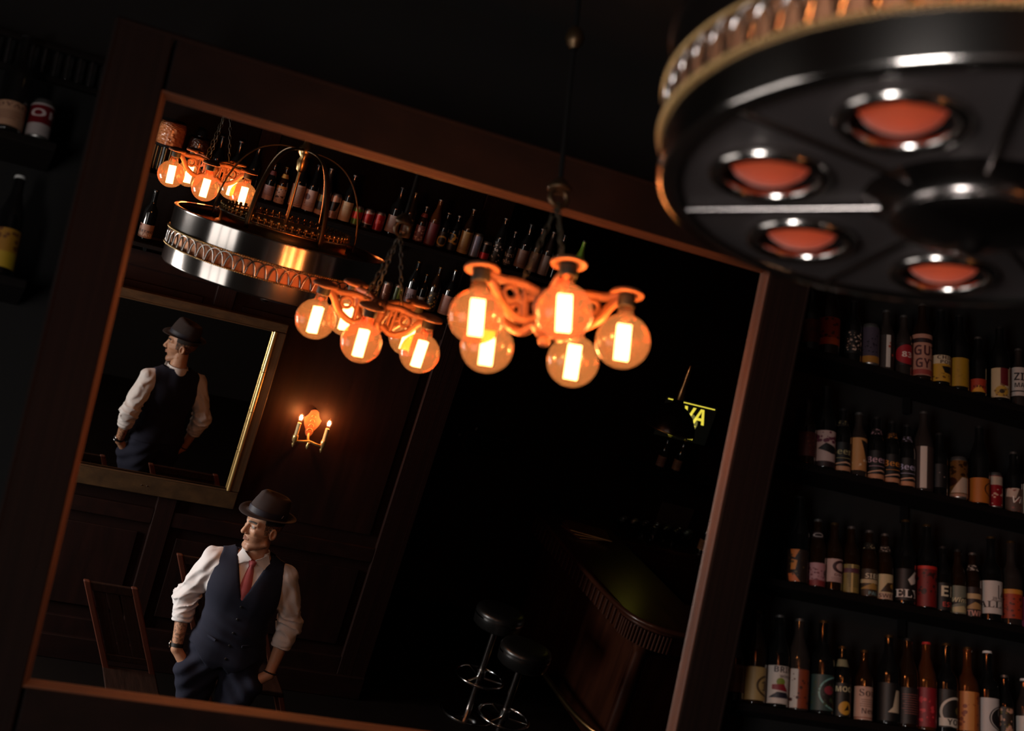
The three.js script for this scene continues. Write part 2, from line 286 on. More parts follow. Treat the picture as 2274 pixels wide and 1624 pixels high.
// ───────────────────────────── drum chandelier ─────────────────────────────
{
  const t = thing('drum_chandelier', 'large round nickel drum chandelier with pierced gallery, crown straps and amber lamp bowls', 'chandelier', [1.2825, EYE + 0.8656, -1.419]);
  t.rotation.x = 0.057;   // it hangs a little out of true
  const R = 0.434, H = 0.224, SEG = 96;
  part('lower_band', lathe([[R - 0.03, 0.004], [R - 0.008, 0.0], [R, 0.008], [R, 0.068], [R + 0.003, 0.071], [R - 0.004, 0.073]], SEG), M.nickel, t);
  part('upper_band', lathe([[R - 0.004, 0.135], [R + 0.003, 0.137], [R, 0.141], [R, H - 0.006], [R + 0.004, H - 0.003], [R + 0.002, H], [R - 0.012, H]], SEG), M.nickel, t);
  part('backing_band', lathe([[R - 0.012, 0.068], [R - 0.012, 0.142]], SEG), M.copperDull, t, 'dull copper behind the pierced arches');
  // pierced gallery of interlaced arches
  const N = 63, w = 2 * Math.PI / N;
  const archPts = []; for (let i = 0; i <= 10; i++) { const s = -1 + i / 5, a = s * w * 0.95, yy = 0.075 + 0.057 * Math.sqrt(Math.max(0, 1 - Math.pow(Math.abs(s), 2.2))); archPts.push(V(Math.sin(a) * (R + 0.001), yy, Math.cos(a) * (R + 0.001))); }
  const archGeo = new THREE.TubeGeometry(new THREE.CatmullRomCurve3(archPts), 14, 0.0034, 6);
  for (let i = 0; i < N; i++) part('arch', archGeo, M.nickelPlain, t).rotation.y = i * w;
  for (const yy of [0.072, 0.136]) { const beads = []; const g = new THREE.IcosahedronGeometry(0.0042, 1); for (let i = 0; i < 300; i++) { const a = i / 300 * 2 * Math.PI; beads.push(g.clone().scale(1, 1, 1.0).translate(Math.cos(a) * (R + 0.004), yy, Math.sin(a) * (R + 0.004))); } const b = part('rope_trim', beads, M.oldBrass, t, 'fine beaded rope trim'); b.userData.kind = 'stuff'; }
  part('top_plate', lathe([[0.0001, H - 0.03], [R - 0.05, H - 0.03], [R - 0.02, H - 0.022], [R - 0.008, H - 0.012]], SEG), M.copperPlate, t, 'copper coloured top plate');
  // upper tier with crown of balls
  const r2 = 0.262, y2 = H - 0.03;
  part('upper_tier', lathe([[r2 + 0.012, y2], [r2 + 0.008, y2 + 0.012], [r2 - 0.004, y2 + 0.016], [r2 - 0.004, y2 + 0.05], [r2 + 0.006, y2 + 0.056], [r2 - 0.01, y2 + 0.06], [r2 - 0.012, y2 + 0.02]], 72), M.oldBrass, t);
  { const beads = [], g = new THREE.IcosahedronGeometry(0.0035, 1); for (let i = 0; i < 220; i++) { const a = i / 220 * 2 * Math.PI; beads.push(g.clone().translate(Math.cos(a) * (r2 + 0.006), y2 + 0.06, Math.sin(a) * (r2 + 0.006))); } part('rope_trim', beads, M.nickel, t).userData.kind = 'stuff'; }
  const crown = [lathe([[0.0001, 0], [0.004, 0.002], [0.003, 0.012], [0.006, 0.016], [0.0075, 0.022], [0.006, 0.028], [0.0001, 0.03]], 10), new THREE.SphereGeometry(0.004, 8, 6).translate(0.009, 0.014, 0), new THREE.SphereGeometry(0.004, 8, 6).translate(-0.009, 0.014, 0)];
  const crownGeo = mergeGeometries(crown.map(g => g.toNonIndexed())).rotateY(Math.PI / 2);
  for (let i = 0; i < 60; i++) { const a = i / 60 * 2 * Math.PI; const m = part('crown_point', crownGeo, M.oldBrass, t); m.position.set(Math.cos(a) * (r2 - 0.002), y2 + 0.06, Math.sin(a) * (r2 - 0.002)); m.rotation.y = -a; }
  // straps sweeping up to the finial
  for (let i = 0; i < 6; i++) {
    const a = (48 + i * 60) * D, pts = []; for (let k = 0; k <= 12; k++) { const s = k / 12, r = 0.27 * Math.pow(Math.cos(s * Math.PI / 2), 0.72) + 0.018, yy = y2 + 0.03 + 0.34 * Math.sin(s * Math.PI / 2); pts.push(V(r, yy, 0)); }
    const g = new THREE.TubeGeometry(new THREE.CatmullRomCurve3(pts), 24, 0.0042, 6).scale(1, 1, 2.6);
    part('strap', g.rotateY(-a), M.bronze, t, 'curved metal crown strap');
  }
  part('centre_rod', rod([0, y2, 0], [0, y2 + 0.36, 0], 0.007), M.oldBrass, t);
  part('finial', lathe([[0.008, y2 + 0.24], [0.018, y2 + 0.25], [0.022, y2 + 0.285], [0.014, y2 + 0.30], [0.026, y2 + 0.315], [0.03, y2 + 0.335], [0.016, y2 + 0.35], [0.012, y2 + 0.37], [0.008, y2 + 0.385]], 24).translate(0, 0.04, 0), M.oldBrass, t);
  part('stem', rod([0, y2 + 0.41, 0], [0, ROOF - EYE - 0.865, 0], 0.007), M.black, t);
  // underside: dark plate, chrome ribs, amber bowls in rings, brass hub
  { // plate pierced for the seven lamp cups
    const s = new THREE.Shape(); s.absarc(0, 0, R - 0.02, 0, 2 * Math.PI, false);
    for (let i = 0; i < 7; i++) { const a = -(149 + i * 360 / 7) * D, h = new THREE.Path(); h.absarc(Math.cos(a) * 0.285, Math.sin(a) * 0.285, 0.072, 0, 2 * Math.PI, true); s.holes.push(h); }
    part('under_plate', new THREE.ExtrudeGeometry(s, { depth: 0.004, bevelEnabled: false, curveSegments: 48 }).rotateX(-Math.PI / 2).translate(0, 0.012, 0), M.drumUnder, t, 'dark grey underside plate');
  }
  for (let i = 0; i < 7; i++) {
    const a = (149 + i * 360 / 7) * D, b = a + Math.PI / 7, u = (r, yy, q = a) => [Math.cos(q) * r, yy, Math.sin(q) * r];
    part('rib', rod(u(0.11, 0.004, b), u(R - 0.03, 0.006, b), 0.0045, 8), M.nickelDark, t);
    const cup = new THREE.Group(); cup.name = 'lamp_cup'; cup.position.set(...u(0.285, 0, a)); t.add(cup);
    part('ring', new THREE.TorusGeometry(0.074, 0.010, 10, 40).rotateX(Math.PI / 2).translate(0, 0.004, 0), M.nickelPlain, cup, 'chromed lamp ring');
    part('reflector', lathe([[0.074, 0.006], [0.06, 0.035], [0.03, 0.06], [0.0001, 0.066]], 32), M.black, cup);
    part('bowl', lathe([[0.058, 0.036], [0.056, 0.022], [0.049, 0.010], [0.036, 0.001], [0.018, -0.004], [0.0001, -0.005]], 32), M.bowl, cup, 'frosted amber glass bowl');
    part('dimmed_bulb', new THREE.SphereGeometry(0.009, 12, 8).translate(0, 0.034, 0), M.dimBulb, cup);
    { const l = new THREE.PointLight(C3(1, 0.62, 0.38), 0.0035, 0, 2); l.position.set(0, 0.034, 0); l.castShadow = true; l.shadow.radius = 0.3; cup.add(l); }
  }
  part('hub', lathe([[0.15, 0.012], [0.128, 0.006], [0.12, -0.002], [0.108, -0.008], [0.104, -0.02], [0.11, -0.024], [0.09, -0.034], [0.06, -0.044], [0.03, -0.05], [0.018, -0.052], [0.016, -0.062], [0.0001, -0.068]], 40), M.nickelDark, t, 'dark polished bowl at the centre of the underside');
}

// ───────────────────────────── bottles and cans ─────────────────────────────
// One printed-label atlas per wall: 10 x 10 cells of 204 px.
function atlas() {
  const c = document.createElement('canvas'); c.width = c.height = 2048; const g = c.getContext('2d');
  g.fillStyle = '#222'; g.fillRect(0, 0, 2048, 2048);
  const t = new THREE.CanvasTexture(c); t.colorSpace = THREE.SRGBColorSpace;
  return { g, n: 0, mat: std([0.66, 0.63, 0.6], 0.55, 0, { map: t }), canMat: std([0.7, 0.68, 0.66], 0.3, 0.35, { map: t }), t };
}
const AT = { n: atlas(), s: atlas() };
// spec: [background, [ops...]]; ops draw in a 256 x 256 cell
function cell(at, bg, ops) {
  const k = at.n++, x = (k % 10) * 204, y = Math.floor(k / 10) * 204, g = at.g;
  g.save(); g.beginPath(); g.rect(x, y, 204, 204); g.clip(); g.translate(x, y); g.scale(204 / 256, 204 / 256);
  g.fillStyle = bg; g.fillRect(0, 0, 256, 256);
  for (const [op, col, ...a] of ops) {
    g.fillStyle = g.strokeStyle = col;
    if (op === 'r') g.fillRect(...a);
    else if (op === 'c') { g.beginPath(); g.arc(a[0], a[1], a[2], 0, 7); g.fill(); }
    else if (op === 'o') { g.lineWidth = a[3]; g.beginPath(); g.arc(a[0], a[1], a[2], 0, 7); g.stroke(); }
    else if (op === 'p') { g.beginPath(); for (let i = 0; i < a.length; i += 2) i ? g.lineTo(a[i], a[i + 1]) : g.moveTo(a[i], a[i + 1]); g.fill(); }
    else if (op === 't') { g.font = `${a[4] || 'bold'} ${a[3]}px ${a[5] || 'sans-serif'}`; g.textAlign = 'center'; g.fillText(a[0], a[1], a[2]); }
    else if (op === 's') { for (let i = 0; i < a[0]; i++) { g.beginPath(); g.arc(20 + rnd() * 216, a[1] + rnd() * a[2], 2 + rnd() * (a[3] || 7), 0, 7); g.fill(); } }
    else if (op === 'l') { for (let i = 0; i < a[0]; i++) g.fillRect(128 - 70 + rnd() * 20, a[1] + i * 16, 100 + rnd() * 30, 5); }
  }
  g.restore();
  return [x / 2048, 1 - (y + 204) / 2048, 204 / 2048];
}
function labelGeo(r, y0, y1, uv, span, r1 = r) {
  const g = new THREE.CylinderGeometry(r1, r, y1 - y0, 20, 1, true, -span / 2, span).translate(0, (y0 + y1) / 2, 0);
  const u = g.attributes.uv; for (let i = 0; i < u.count; i++) u.setXY(i, uv[0] + (0.02 + 0.96 * u.getX(i)) * uv[2], uv[1] + (0.02 + 0.96 * u.getY(i)) * uv[2]);
  return g;
}
const glass = (c, r = 0.09) => phy(c, { roughness: r, clearcoat: 1, clearcoatRoughness: 0.05, ior: 1.52 });
const G = { brown: glass([0.012, 0.005, 0.002]), black: glass([0.004, 0.004, 0.004]), green: glass([0.008, 0.02, 0.006]), lime: glass([0.12, 0.25, 0.03], 0.15), silver: std([0.62, 0.6, 0.58], 0.28, 0.9), clear: glass([0.02, 0.015, 0.013]), amber: glass([0.05, 0.014, 0.004]) };
const capM = { gold: std([0.10, 0.06, 0.02], 0.35, 0.8), silver: std([0.28, 0.27, 0.26], 0.35, 0.9), black: std([0.01, 0.01, 0.01], 0.4), red: std([0.35, 0.02, 0.02], 0.4), white: std([0.6, 0.6, 0.58], 0.4) };
const SH = {
  long: { r: 0.0305, h: 0.228, p: [[0, 0], [0.028, 0], [0.0305, 0.004], [0.0305, 0.128], [0.0285, 0.143], [0.021, 0.162], [0.0145, 0.18], [0.0132, 0.205], [0.014, 0.214], [0.013, 0.222], [0.0128, 0.228]], l: [0.028, 0.112], n: [0.163, 0.187], cap: 0.0145 },
  bomb: { r: 0.037, h: 0.292, p: [[0, 0], [0.034, 0], [0.037, 0.005], [0.037, 0.16], [0.034, 0.185], [0.024, 0.215], [0.0165, 0.24], [0.0145, 0.27], [0.0155, 0.28], [0.014, 0.292]], l: [0.035, 0.135], n: [0.212, 0.242], cap: 0.0155 },
  wine: { r: 0.040, h: 0.30, p: [[0, 0], [0.037, 0], [0.04, 0.005], [0.04, 0.165], [0.036, 0.188], [0.02, 0.212], [0.0155, 0.235], [0.0145, 0.285], [0.016, 0.292], [0.015, 0.30]], l: [0.03, 0.135], n: [0.225, 0.25], cap: 0.0165 },
  can: { r: 0.033, h: 0.122, p: [[0, 0.002], [0.024, 0], [0.033, 0.011], [0.033, 0.106], [0.027, 0.1185], [0.027, 0.122], [0.0255, 0.122], [0.025, 0.118], [0, 0.118]], l: [0.011, 0.106] },
  tall: { r: 0.033, h: 0.158, p: [[0, 0.002], [0.024, 0], [0.033, 0.011], [0.033, 0.142], [0.027, 0.1545], [0.027, 0.158], [0.0255, 0.158], [0.025, 0.154], [0, 0.154]], l: [0.011, 0.142] },
  slim: { r: 0.0275, h: 0.134, p: [[0, 0.002], [0.02, 0], [0.0275, 0.009], [0.0275, 0.12], [0.023, 0.131], [0.023, 0.134], [0.021, 0.134], [0.0205, 0.13], [0, 0.13]], l: [0.009, 0.12] },
};
const bodyCache = {}, rows = {};
function vessel(...a) { (rows[a[0] + a[1] + (a[2] < 1 && a[0] === 'n' ? 'w' : '')] ??= []).push(a); }
function buildVessels() {
  for (const list of Object.values(rows)) {
    list.sort((p, q) => p[2] - q[2]);
    for (let k = 0; k < 200; k++) for (let i = 1; i < list.length; i++) { const g = SH[list[i][3]].r + SH[list[i - 1][3]].r + 0.005 - (list[i][2] - list[i - 1][2]); if (g > 0) { list[i][2] += g / 2; list[i - 1][2] -= g / 2; } }
    for (const a of list) buildVessel(...a);
  }
}
function buildVessel(wall, level, x, kind, glassKey, capKey, words, bg, ops, o = {}) {
  const S = SH[kind], at = AT[wall], isCan = !capKey, z = (wall === 'n' ? -3.908 : 1.375) + (o.dz || 0);
  const t = thing(isCan ? 'beer_can' : 'beer_bottle', words, isCan ? 'can' : 'bottle', [x, LEVEL[level] + (o.dy || 0) + 0.0006, z], (wall === 'n' ? 0 : Math.PI) + (o.turn ?? (rnd() - 0.5) * 0.5), o.group);
  part(isCan ? 'can_body' : 'glass', bodyCache[kind] ??= lathe(S.p, 22), isCan ? capM.silver : G[glassKey], t);
  const [l0, l1] = o.l || S.l;
  if (bg) {
    const uv = cell(at, bg, ops || []);
    part('label', labelGeo(S.r + 0.0006, l0, l1, uv, isCan ? 6.28 : (o.span || 3.7)), isCan ? at.canMat : at.mat, t);
    if (o.neck && !isCan) { const uv2 = cell(at, o.neck, o.neckOps || []); const rr = S.p.reduce((a, p) => p[1] <= S.n[0] ? p[0] : a, S.r), r2 = S.p.reduce((a, p) => p[1] <= S.n[1] ? p[0] : a, S.r); part('neck_label', labelGeo(rr + 0.002, S.n[0], S.n[1], uv2, 3.6, r2 + 0.0015), at.mat, t); }
  }
  if (capKey) part('cap', cyl(S.cap, S.cap * 0.93, 0.008, 0, S.h - 0.006, 0, 16), capM[capKey], t);
  else part('lid_tab', rbox(0.012, 0.0015, 0.02, 0.0005, 0, S.h - 0.0025, 0.002), capM.silver, t);
  return t;
}
const on = ['on lowest right shelf', 'on second right shelf', 'on third right shelf', 'on top right shelf'];
const N = (level, x, kind, gk, ck, d, bg, ops, o) => vessel('n', level, x, kind, gk, ck, `${d} ${on[level]}`, bg, ops, o);
// top shelf
N(3, 2.819, 'long', 'black', 'black', 'black bottle with a dim maroon label', '#4a1418', [['t', '#201014', 'ALE', 128, 140, 70]]);
N(3, 2.895, 'bomb', 'brown', 'black', 'tall brown bottle with a rust orange label', '#8a3214', [['s', '#3a120a', 30, 20, 200, 12], ['r', '#b8501a', 0, 190, 256, 66]]);
N(3, 2.997, 'long', 'black', 'black', 'black bottle printed with pale scattered doodles', '#0c0b0b', [['s', '#d9b9a8', 46, 20, 200, 9], ['s', '#8a6a5c', 40, 90, 120, 6]]);
N(3, 3.075, 'tall', null, null, 'tall mauve grey can with a gold foot', '#5b4f5e', [['s', '#2c2630', 60, 60, 120, 3], ['r', '#c98a3e', 0, 205, 256, 51]]);
N(3, 3.139, 'long', 'clear', 'silver', 'slim pale bottle with a white vertical streak', '#2a1a16', [['r', '#d8cfc8', 96, 0, 34, 256], ['s', '#b0402c', 8, 60, 120, 8]], { l: [0.01, 0.13] });  // the pale stripe is a highlight painted into the label
N(3, 3.219, 'long', 'clear', 'silver', 'bottle with a round red medallion reading 83!', '#190d0c', [['c', '#a81826', 118, 128, 108], ['t', '#f3ded6', '83!', 122, 158, 84]], { l: [0.035, 0.118] });
N(3, 3.302, 'bomb', 'brown', 'silver', 'brown bottle with a pink label reading GUT GYT', '#c08a76', [['r', '#2a1212', 0, 30, 256, 26], ['t', '#4a1a22', 'GUT', 122, 132, 84], ['t', '#4a1a22', 'GYT', 122, 206, 76], ['r', '#a4443c', 0, 216, 256, 30]], { l: [0.015, 0.17] });
N(3, 3.388, 'bomb', 'black', 'black', 'dark bottle with a yellow poblano label and black cat shape', '#c99a28', [['r', '#d9c7a8', 0, 0, 256, 86], ['t', '#3a1a12', 'CHIPO', 132, 42, 48], ['t', '#3a1a12', 'POBL', 132, 84, 44], ['p', '#15100c', 90, 110, 200, 104, 214, 150, 160, 176, 110, 170], ['s', '#6a4a14', 22, 170, 70, 7]], { l: [0.012, 0.11] });
N(3, 3.473, 'bomb', 'black', 'black', 'dark bottle with a plain mustard yellow label', '#b08a1c', [['p', '#5c4a12', 150, 20, 215, 30, 200, 110, 160, 90], ['s', '#a07c18', 40, 100, 130, 6]], { l: [0.012, 0.12] });
N(3, 3.563, 'long', 'black', 'silver', 'dark bottle with a short fiery red and blue label', '#b23a1c', [['p', '#e0a030', 20, 256, 90, 120, 150, 256], ['c', '#23344c', 200, 90, 46], ['t', '#2c0f0a', 'ONE', 104, 170, 60]], { l: [0.012, 0.062] });
N(3, 3.666, 'bomb', 'black', 'black', 'dark bottle with a cream label crossed by a red stripe', '#d6c29a', [['r', '#6e141c', 70, 0, 56, 150], ['c', '#c9a23c', 80, 200, 46], ['c', '#3a2a14', 80, 200, 18], ['c', '#3a2418', 196, 70, 44], ['s', '#8a6a40', 40, 130, 110, 7]], { l: [0.012, 0.125] });
N(3, 3.757, 'long', 'clear', 'silver', 'bottle with a white and black label reading ZIP', '#cfc6c0', [['t', '#161214', 'ZIP', 118, 118, 92], ['t', '#2a2428', 'MAIN', 124, 178, 54], ['r', '#1a1616', 0, 206, 256, 10]], { l: [0.04, 0.15] });
// third shelf
N(2, 2.822, 'long', 'brown', 'black', 'brown bottle with a dim wine red label', '#54201e', [['s', '#8a4a44', 30, 20, 200, 6]]);
N(2, 2.894, 'bomb', 'black', 'black', 'dark bottle with a pink white label and black foliage', '#cfaea8', [['s', '#6e2c44', 40, 10, 70, 12], ['p', '#141012', 60, 130, 110, 90, 200, 120, 236, 150, 150, 160], ['r', '#2a1014', 0, 214, 256, 42]], { l: [0.004, 0.13] });
const beer = (x, c, d) => N(2, x, 'long', 'black', 'black', d, '#0b0a0a', [['t', c, 'Beer C', 128, 110, 74, 'bold', 'serif'], ['r', c, 30, 140, 196, 5], ['p', '#d6a486', 0, 196, 128, 172, 256, 196, 256, 206, 128, 186, 0, 206], ['r', '#c48a66', 0, 212, 256, 44]], { neck: '#1a1412', neckOps: [['s', c, 40, 30, 190, 12]], l: [0.006, 0.105] });
beer(2.968, '#a89a6c', 'black bottle lettered Beer C in dull olive');
N(2, 3.035, 'long', 'clear', 'silver', 'bottle with a tan label and dark tree', '#c28a52', [['p', '#1e120c', 120, 20, 236, 50, 230, 150, 170, 170], ['s', '#e8d0b0', 12, 170, 60, 12]], { l: [0.02, 0.135] });
beer(3.111, '#c9a0b0', 'black bottle lettered Beer C in pale mauve');
beer(3.179, '#d88a2c', 'black bottle lettered Beer C in orange');
beer(3.248, '#b9b4d6', 'black bottle lettered Beer C in pale lilac');
N(2, 3.315, 'bomb', 'clear', 'silver', 'tall clear bottle with one long silver streak', '#3a2c28', [['r', '#d9cdc4', 80, 0, 42, 256]], { l: [0.01, 0.16] });  // silver stripe paints the glint of the glass
N(2, 3.387, 'long', 'black', 'black', 'nearly black bottle with a few pale specks', '#0d0909', [['s', '#8a7a78', 7, 10, 230, 6]]);
N(2, 3.477, 'tall', null, null, 'tall can with a gold head and a white figure', '#7a5226', [['s', '#3a2410', 40, 0, 110, 10], ['p', '#dcc4b0', 110, 120, 150, 120, 200, 226, 60, 226], ['c', '#3c1c14', 60, 150, 30], ['r', '#c49a84', 0, 232, 256, 24]]);
N(2, 3.571, 'bomb', 'black', 'black', 'dark bottle with an orange label and ringed emblem', '#b86a1c', [['o', '#3a1c0a', 200, 110, 70, 10], ['t', '#3a1c0a', 'HA', 206, 128, 50]], { l: [0.006, 0.096] });
N(2, 3.644, 'slim', null, null, 'small slim red can', '#a01c26', [['r', '#d8c4b0', 60, 10, 120, 70], ['s', '#e8c0a8', 26, 90, 150, 7]], { turn: 0 });
N(2, 3.732, 'long', 'black', 'silver', 'dark bottle with a label handwritten Vicil', '#5a443a', [['p', '#cbb4a4', 30, 0, 120, 0, 90, 110, 20, 90], ['s', '#8a4a40', 30, 0, 250, 10], ['t', '#f4eee6', 'Vicil', 138, 160, 96, 'italic']], { l: [0.004, 0.09], span: 4.2 });
N(2, 3.807, 'long', 'clear', 'white', 'pale bottle with a white label', '#d8d2cc', [['t', '#333', 'W', 128, 160, 90]], { l: [0.01, 0.12] });
// second shelf
N(1, 2.803, 'bomb', 'black', 'black', 'dark bottle with an orange flame picture', '#2a160a', [['p', '#e07a2c', 30, 0, 90, 0, 60, 70, 40, 60], ['p', '#e88a34', 40, 80, 76, 90, 66, 160, 36, 160], ['p', '#e8743a', 20, 190, 56, 186, 96, 250, 30, 250], ['s', '#6a4a20', 40, 20, 200, 8]], { l: [0.004, 0.11] });
N(1, 2.881, 'long', 'brown', 'silver', 'brown bottle with a rose label and dark head', '#c08a90', [['c', '#24161c', 196, 110, 48], ['s', '#7a3a44', 50, 60, 150, 8], ['r', '#8a2c2c', 0, 190, 256, 60]], { neck: '#2a1a1c', neckOps: [['o', '#d8c8c4', 100, 128, 60, 18]], l: [0.004, 0.08] });
N(1, 2.949, 'long', 'brown', 'gold', 'brown bottle with a pale label and big letter O', '#c8a49c', [['o', '#38141a', 150, 88, 56, 26], ['t', '#5a2c30', 'OMER', 150, 190, 40], ['l', '#7a4a4a', 3, 204]], { l: [0.028, 0.105] });
N(1, 3.019, 'long', 'brown', 'silver', 'brown bottle with an olive yellow text label', '#8e7a40', [['l', '#3a2a18', 12, 20], ['r', '#d8b878', 90, 0, 14, 256], ['r', '#5a2c3a', 0, 40, 256, 40]], { l: [0.004, 0.098] });
N(1, 3.095, 'long', 'brown', 'silver', 'brown bottle with a gold banded mountain label', '#3a2c18', [['r', '#c9b48a', 0, 100, 256, 36], ['p', '#a8823c', 20, 190, 128, 130, 240, 190], ['t', '#d8cdb0', 'SIER', 128, 90, 60], ['t', '#7aa0a8', 'PALE', 140, 240, 44]], { neck: '#1a1812', neckOps: [['s', '#c9b890', 20, 40, 170, 14]], l: [0.004, 0.095] });
N(1, 3.159, 'long', 'brown', 'silver', 'brown bottle with a cream landscape label', '#d0bc90', [['p', '#3a2410', 60, 180, 110, 90, 220, 80, 230, 180], ['c', '#a8823c', 160, 120, 26], ['r', '#c8a890', 0, 188, 256, 68], ['t', '#4a2c24', 'SWEET', 128, 236, 52]], { neck: '#2a2420', neckOps: [['s', '#d8cdc0', 24, 40, 170, 14]], l: [0.004, 0.088] });
N(1, 3.247, 'bomb', 'black', 'gold', 'black bottle with white lettering reading ELYS', '#120d0d', [['p', '#d8cfc8', 110, 90, 160, 20, 200, 30, 170, 110, 130, 130], ['c', '#7a2228', 190, 60, 28], ['t', '#f0ece6', 'ELYS', 140, 226, 84, 'bold', 'serif']], { l: [0.012, 0.12] });
N(1, 3.35, 'bomb', 'black', 'gold', 'tall dark bottle with a deep red label', '#7a100e', [['s', '#2c0606', 40, 30, 160, 14], ['r', '#c8281c', 0, 0, 256, 24]], { l: [0.006, 0.145] });
N(1, 3.414, 'long', 'black', 'black', 'black bottle with blocky letters EP', '#15110f', [['t', '#d9d0b4', 'EP', 128, 128, 132], ['t', '#c04038', 'ESTO', 140, 220, 60]], { l: [0.006, 0.1] });
N(1, 3.472, 'long', 'brown', 'black', 'brown bottle with a grey green diagonal label', '#7a7c6c', [['p', '#1c1a14', 0, 150, 256, 60, 256, 90, 0, 190], ['t', '#e0d4a8', 'Winter', 110, 150, 56, 'italic bold'], ['p', '#c9b88a', 20, 200, 120, 180, 200, 240, 30, 240]], { l: [0.004, 0.1] });
N(1, 3.536, 'long', 'brown', 'silver', 'brown bottle with a hill label reading TWPT', '#2c1c16', [['r', '#c9a878', 0, 60, 256, 44], ['p', '#b8905a', 20, 190, 110, 130, 210, 160, 240, 190], ['t', '#e0a090', 'TWPT', 128, 244, 60]], { neck: '#2c2622', neckOps: [['s', '#d8cfc4', 26, 20, 200, 18]], l: [0.004, 0.106] });
N(1, 3.627, 'wine', 'black', 'gold', 'large dark bottle with a white label reading ALLAG', '#d6ccc6', [['t', '#2a2220', 'ALLAG', 140, 206, 66, 'bold', 'serif'], ['r', '#3a302c', 136, 36, 6, 100], ['p', '#6a605a', 150, 120, 190, 30, 210, 40, 180, 126], ['r', '#6a5c56', 96, 150, 120, 5], ['t', '#4a3e3a', '20 YEAR', 150, 146, 26]], { l: [0.025, 0.14] });
N(1, 3.721, 'wine', 'clear', 'gold', 'large bottle with an orange red label', '#a8360e', [['r', '#d08a2c', 0, 0, 256, 44], ['s', '#5a1c0c', 50, 60, 180, 8]], { l: [0.022, 0.125] });
N(1, 3.794, 'long', 'black', 'black', 'dark bottle with a magenta label', '#a83a7a', [['s', '#e89ac0', 30, 150, 100, 6]], { l: [0.004, 0.11] });
// lowest shelf
N(0, 2.585, 'long', 'brown', 'black', 'brown bottle with a dusky pink label', '#6a443c', [['l', '#2c1814', 8, 40]]);
N(0, 2.659, 'bomb', 'brown', 'gold', 'brown bottle with a tan label and crest reading 10', '#b8925a', [['o', '#4a3014', 168, 140, 74, 14], ['t', '#3a240e', '10', 172, 176, 100, 'bold', 'serif']], { l: [0.012, 0.115] });
N(0, 2.749, 'bomb', 'black', 'silver', 'dark bottle with white label of hop and red barn', '#d8cbc4', [['t', '#2c2428', 'BRIN', 130, 48, 54], ['t', '#4a3c40', 'winter', 150, 82, 30], ['c', '#7a8a2c', 110, 110, 26], ['p', '#8a1626', 60, 130, 130, 122, 160, 172, 60, 160], ['p', '#1c1a2c', 40, 214, 90, 176, 150, 176, 190, 214]], { l: [0.012, 0.13] });
N(0, 2.822, 'bomb', 'clear', 'silver', 'pale bottle with a silver streak and orange print', '#8a3c1c', [['r', '#c8c4c0', 60, 0, 46, 256], ['s', '#3a140c', 30, 20, 200, 9]], { l: [0.008, 0.13] });  // full-height silver stripe is a painted highlight, the orange is print
N(0, 2.919, 'wine', 'black', 'gold', 'large dark bottle with a teal ring and pink flower', '#2c4644', [['c', '#1a1414', 176, 128, 112], ['o', '#7ab0ae', 176, 128, 112, 10], ['c', '#8a2c3c', 120, 110, 30], ['s', '#3a4a30', 30, 60, 160, 9]], { l: [0.012, 0.125] });
N(0, 2.999, 'long', 'black', 'gold', 'black bottle with a yellow moon emblem', '#100e0a', [['c', '#c9962c', 110, 190, 50], ['p', '#1a140a', 100, 210, 130, 160, 140, 200], ['t', '#c9c4a0', 'MOON', 120, 70, 56]], { l: [0.004, 0.11], neck: '#8a8a6c' });
N(0, 3.088, 'long', 'brown', 'gold', 'brown bottle with a beige label reading Sour New', '#c4a090', [['t', '#4a2c24', 'Sour', 140, 76, 74, 'bold', 'serif'], ['l', '#7a544a', 4, 100], ['t', '#4a2c24', 'New', 130, 206, 56], ['r', '#8a4a3a', 0, 232, 256, 8]], { l: [0.004, 0.11] });
N(0, 3.189, 'bomb', 'black', 'gold', 'black bottle with a cream bell shape', '#0e0c0c', [['p', '#cfc0a8', 130, 50, 180, 50, 200, 160, 236, 196, 80, 196, 110, 160]], { l: [0.012, 0.135] });
N(0, 3.272, 'bomb', 'brown', 'black', 'dark bottle with small red text lines', '#1a0c0c', [['l', '#8a4a44', 9, 50]], { l: [0.012, 0.13] });
N(0, 3.34, 'bomb', 'amber', 'red', 'bottle with a bright crimson label', '#8a1220', [['s', '#d83a44', 40, 60, 180, 10]], { l: [0.012, 0.14] });
N(0, 3.433, 'wine', 'black', 'gold', 'large black bottle with a white arched label reading YON', '#16110f', [['o', '#d8d0c4', 130, 150, 90, 16], ['r', '#d8d0c4', 30, 190, 200, 52], ['t', '#2a2220', 'YON', 130, 234, 52], ['c', '#6a5a2c', 150, 140, 26]], { l: [0.02, 0.145] });
N(0, 3.525, 'wine', 'amber', 'gold', 'large amber bottle with an orange label', '#c06a2c', [['r', '#d8904a', 60, 0, 60, 256], ['s', '#8a3c14', 30, 30, 200, 12]], { l: [0.02, 0.15] });
N(0, 3.613, 'wine', 'black', 'white', 'large bottle with a white label and oval black portrait', '#d4ccca', [['c', '#1c1818', 170, 140, 84], ['c', '#8a8280', 176, 104, 34], ['o', '#e0dad6', 170, 140, 74, 5]], { l: [0.02, 0.14] });
N(0, 3.691, 'long', 'black', 'silver', 'dark bottle with a pink floral picture', '#3a2c20', [['s', '#d8a48a', 26, 20, 200, 20], ['s', '#7a6a2c', 26, 20, 200, 10]], { l: [0.004, 0.12] });
N(0, 3.78, 'long', 'clear', 'white', 'bottle with a plain white lower label', '#dcd6d0', [['t', '#4a4444', 'W5', 110, 190, 70]], { l: [0.004, 0.1] });
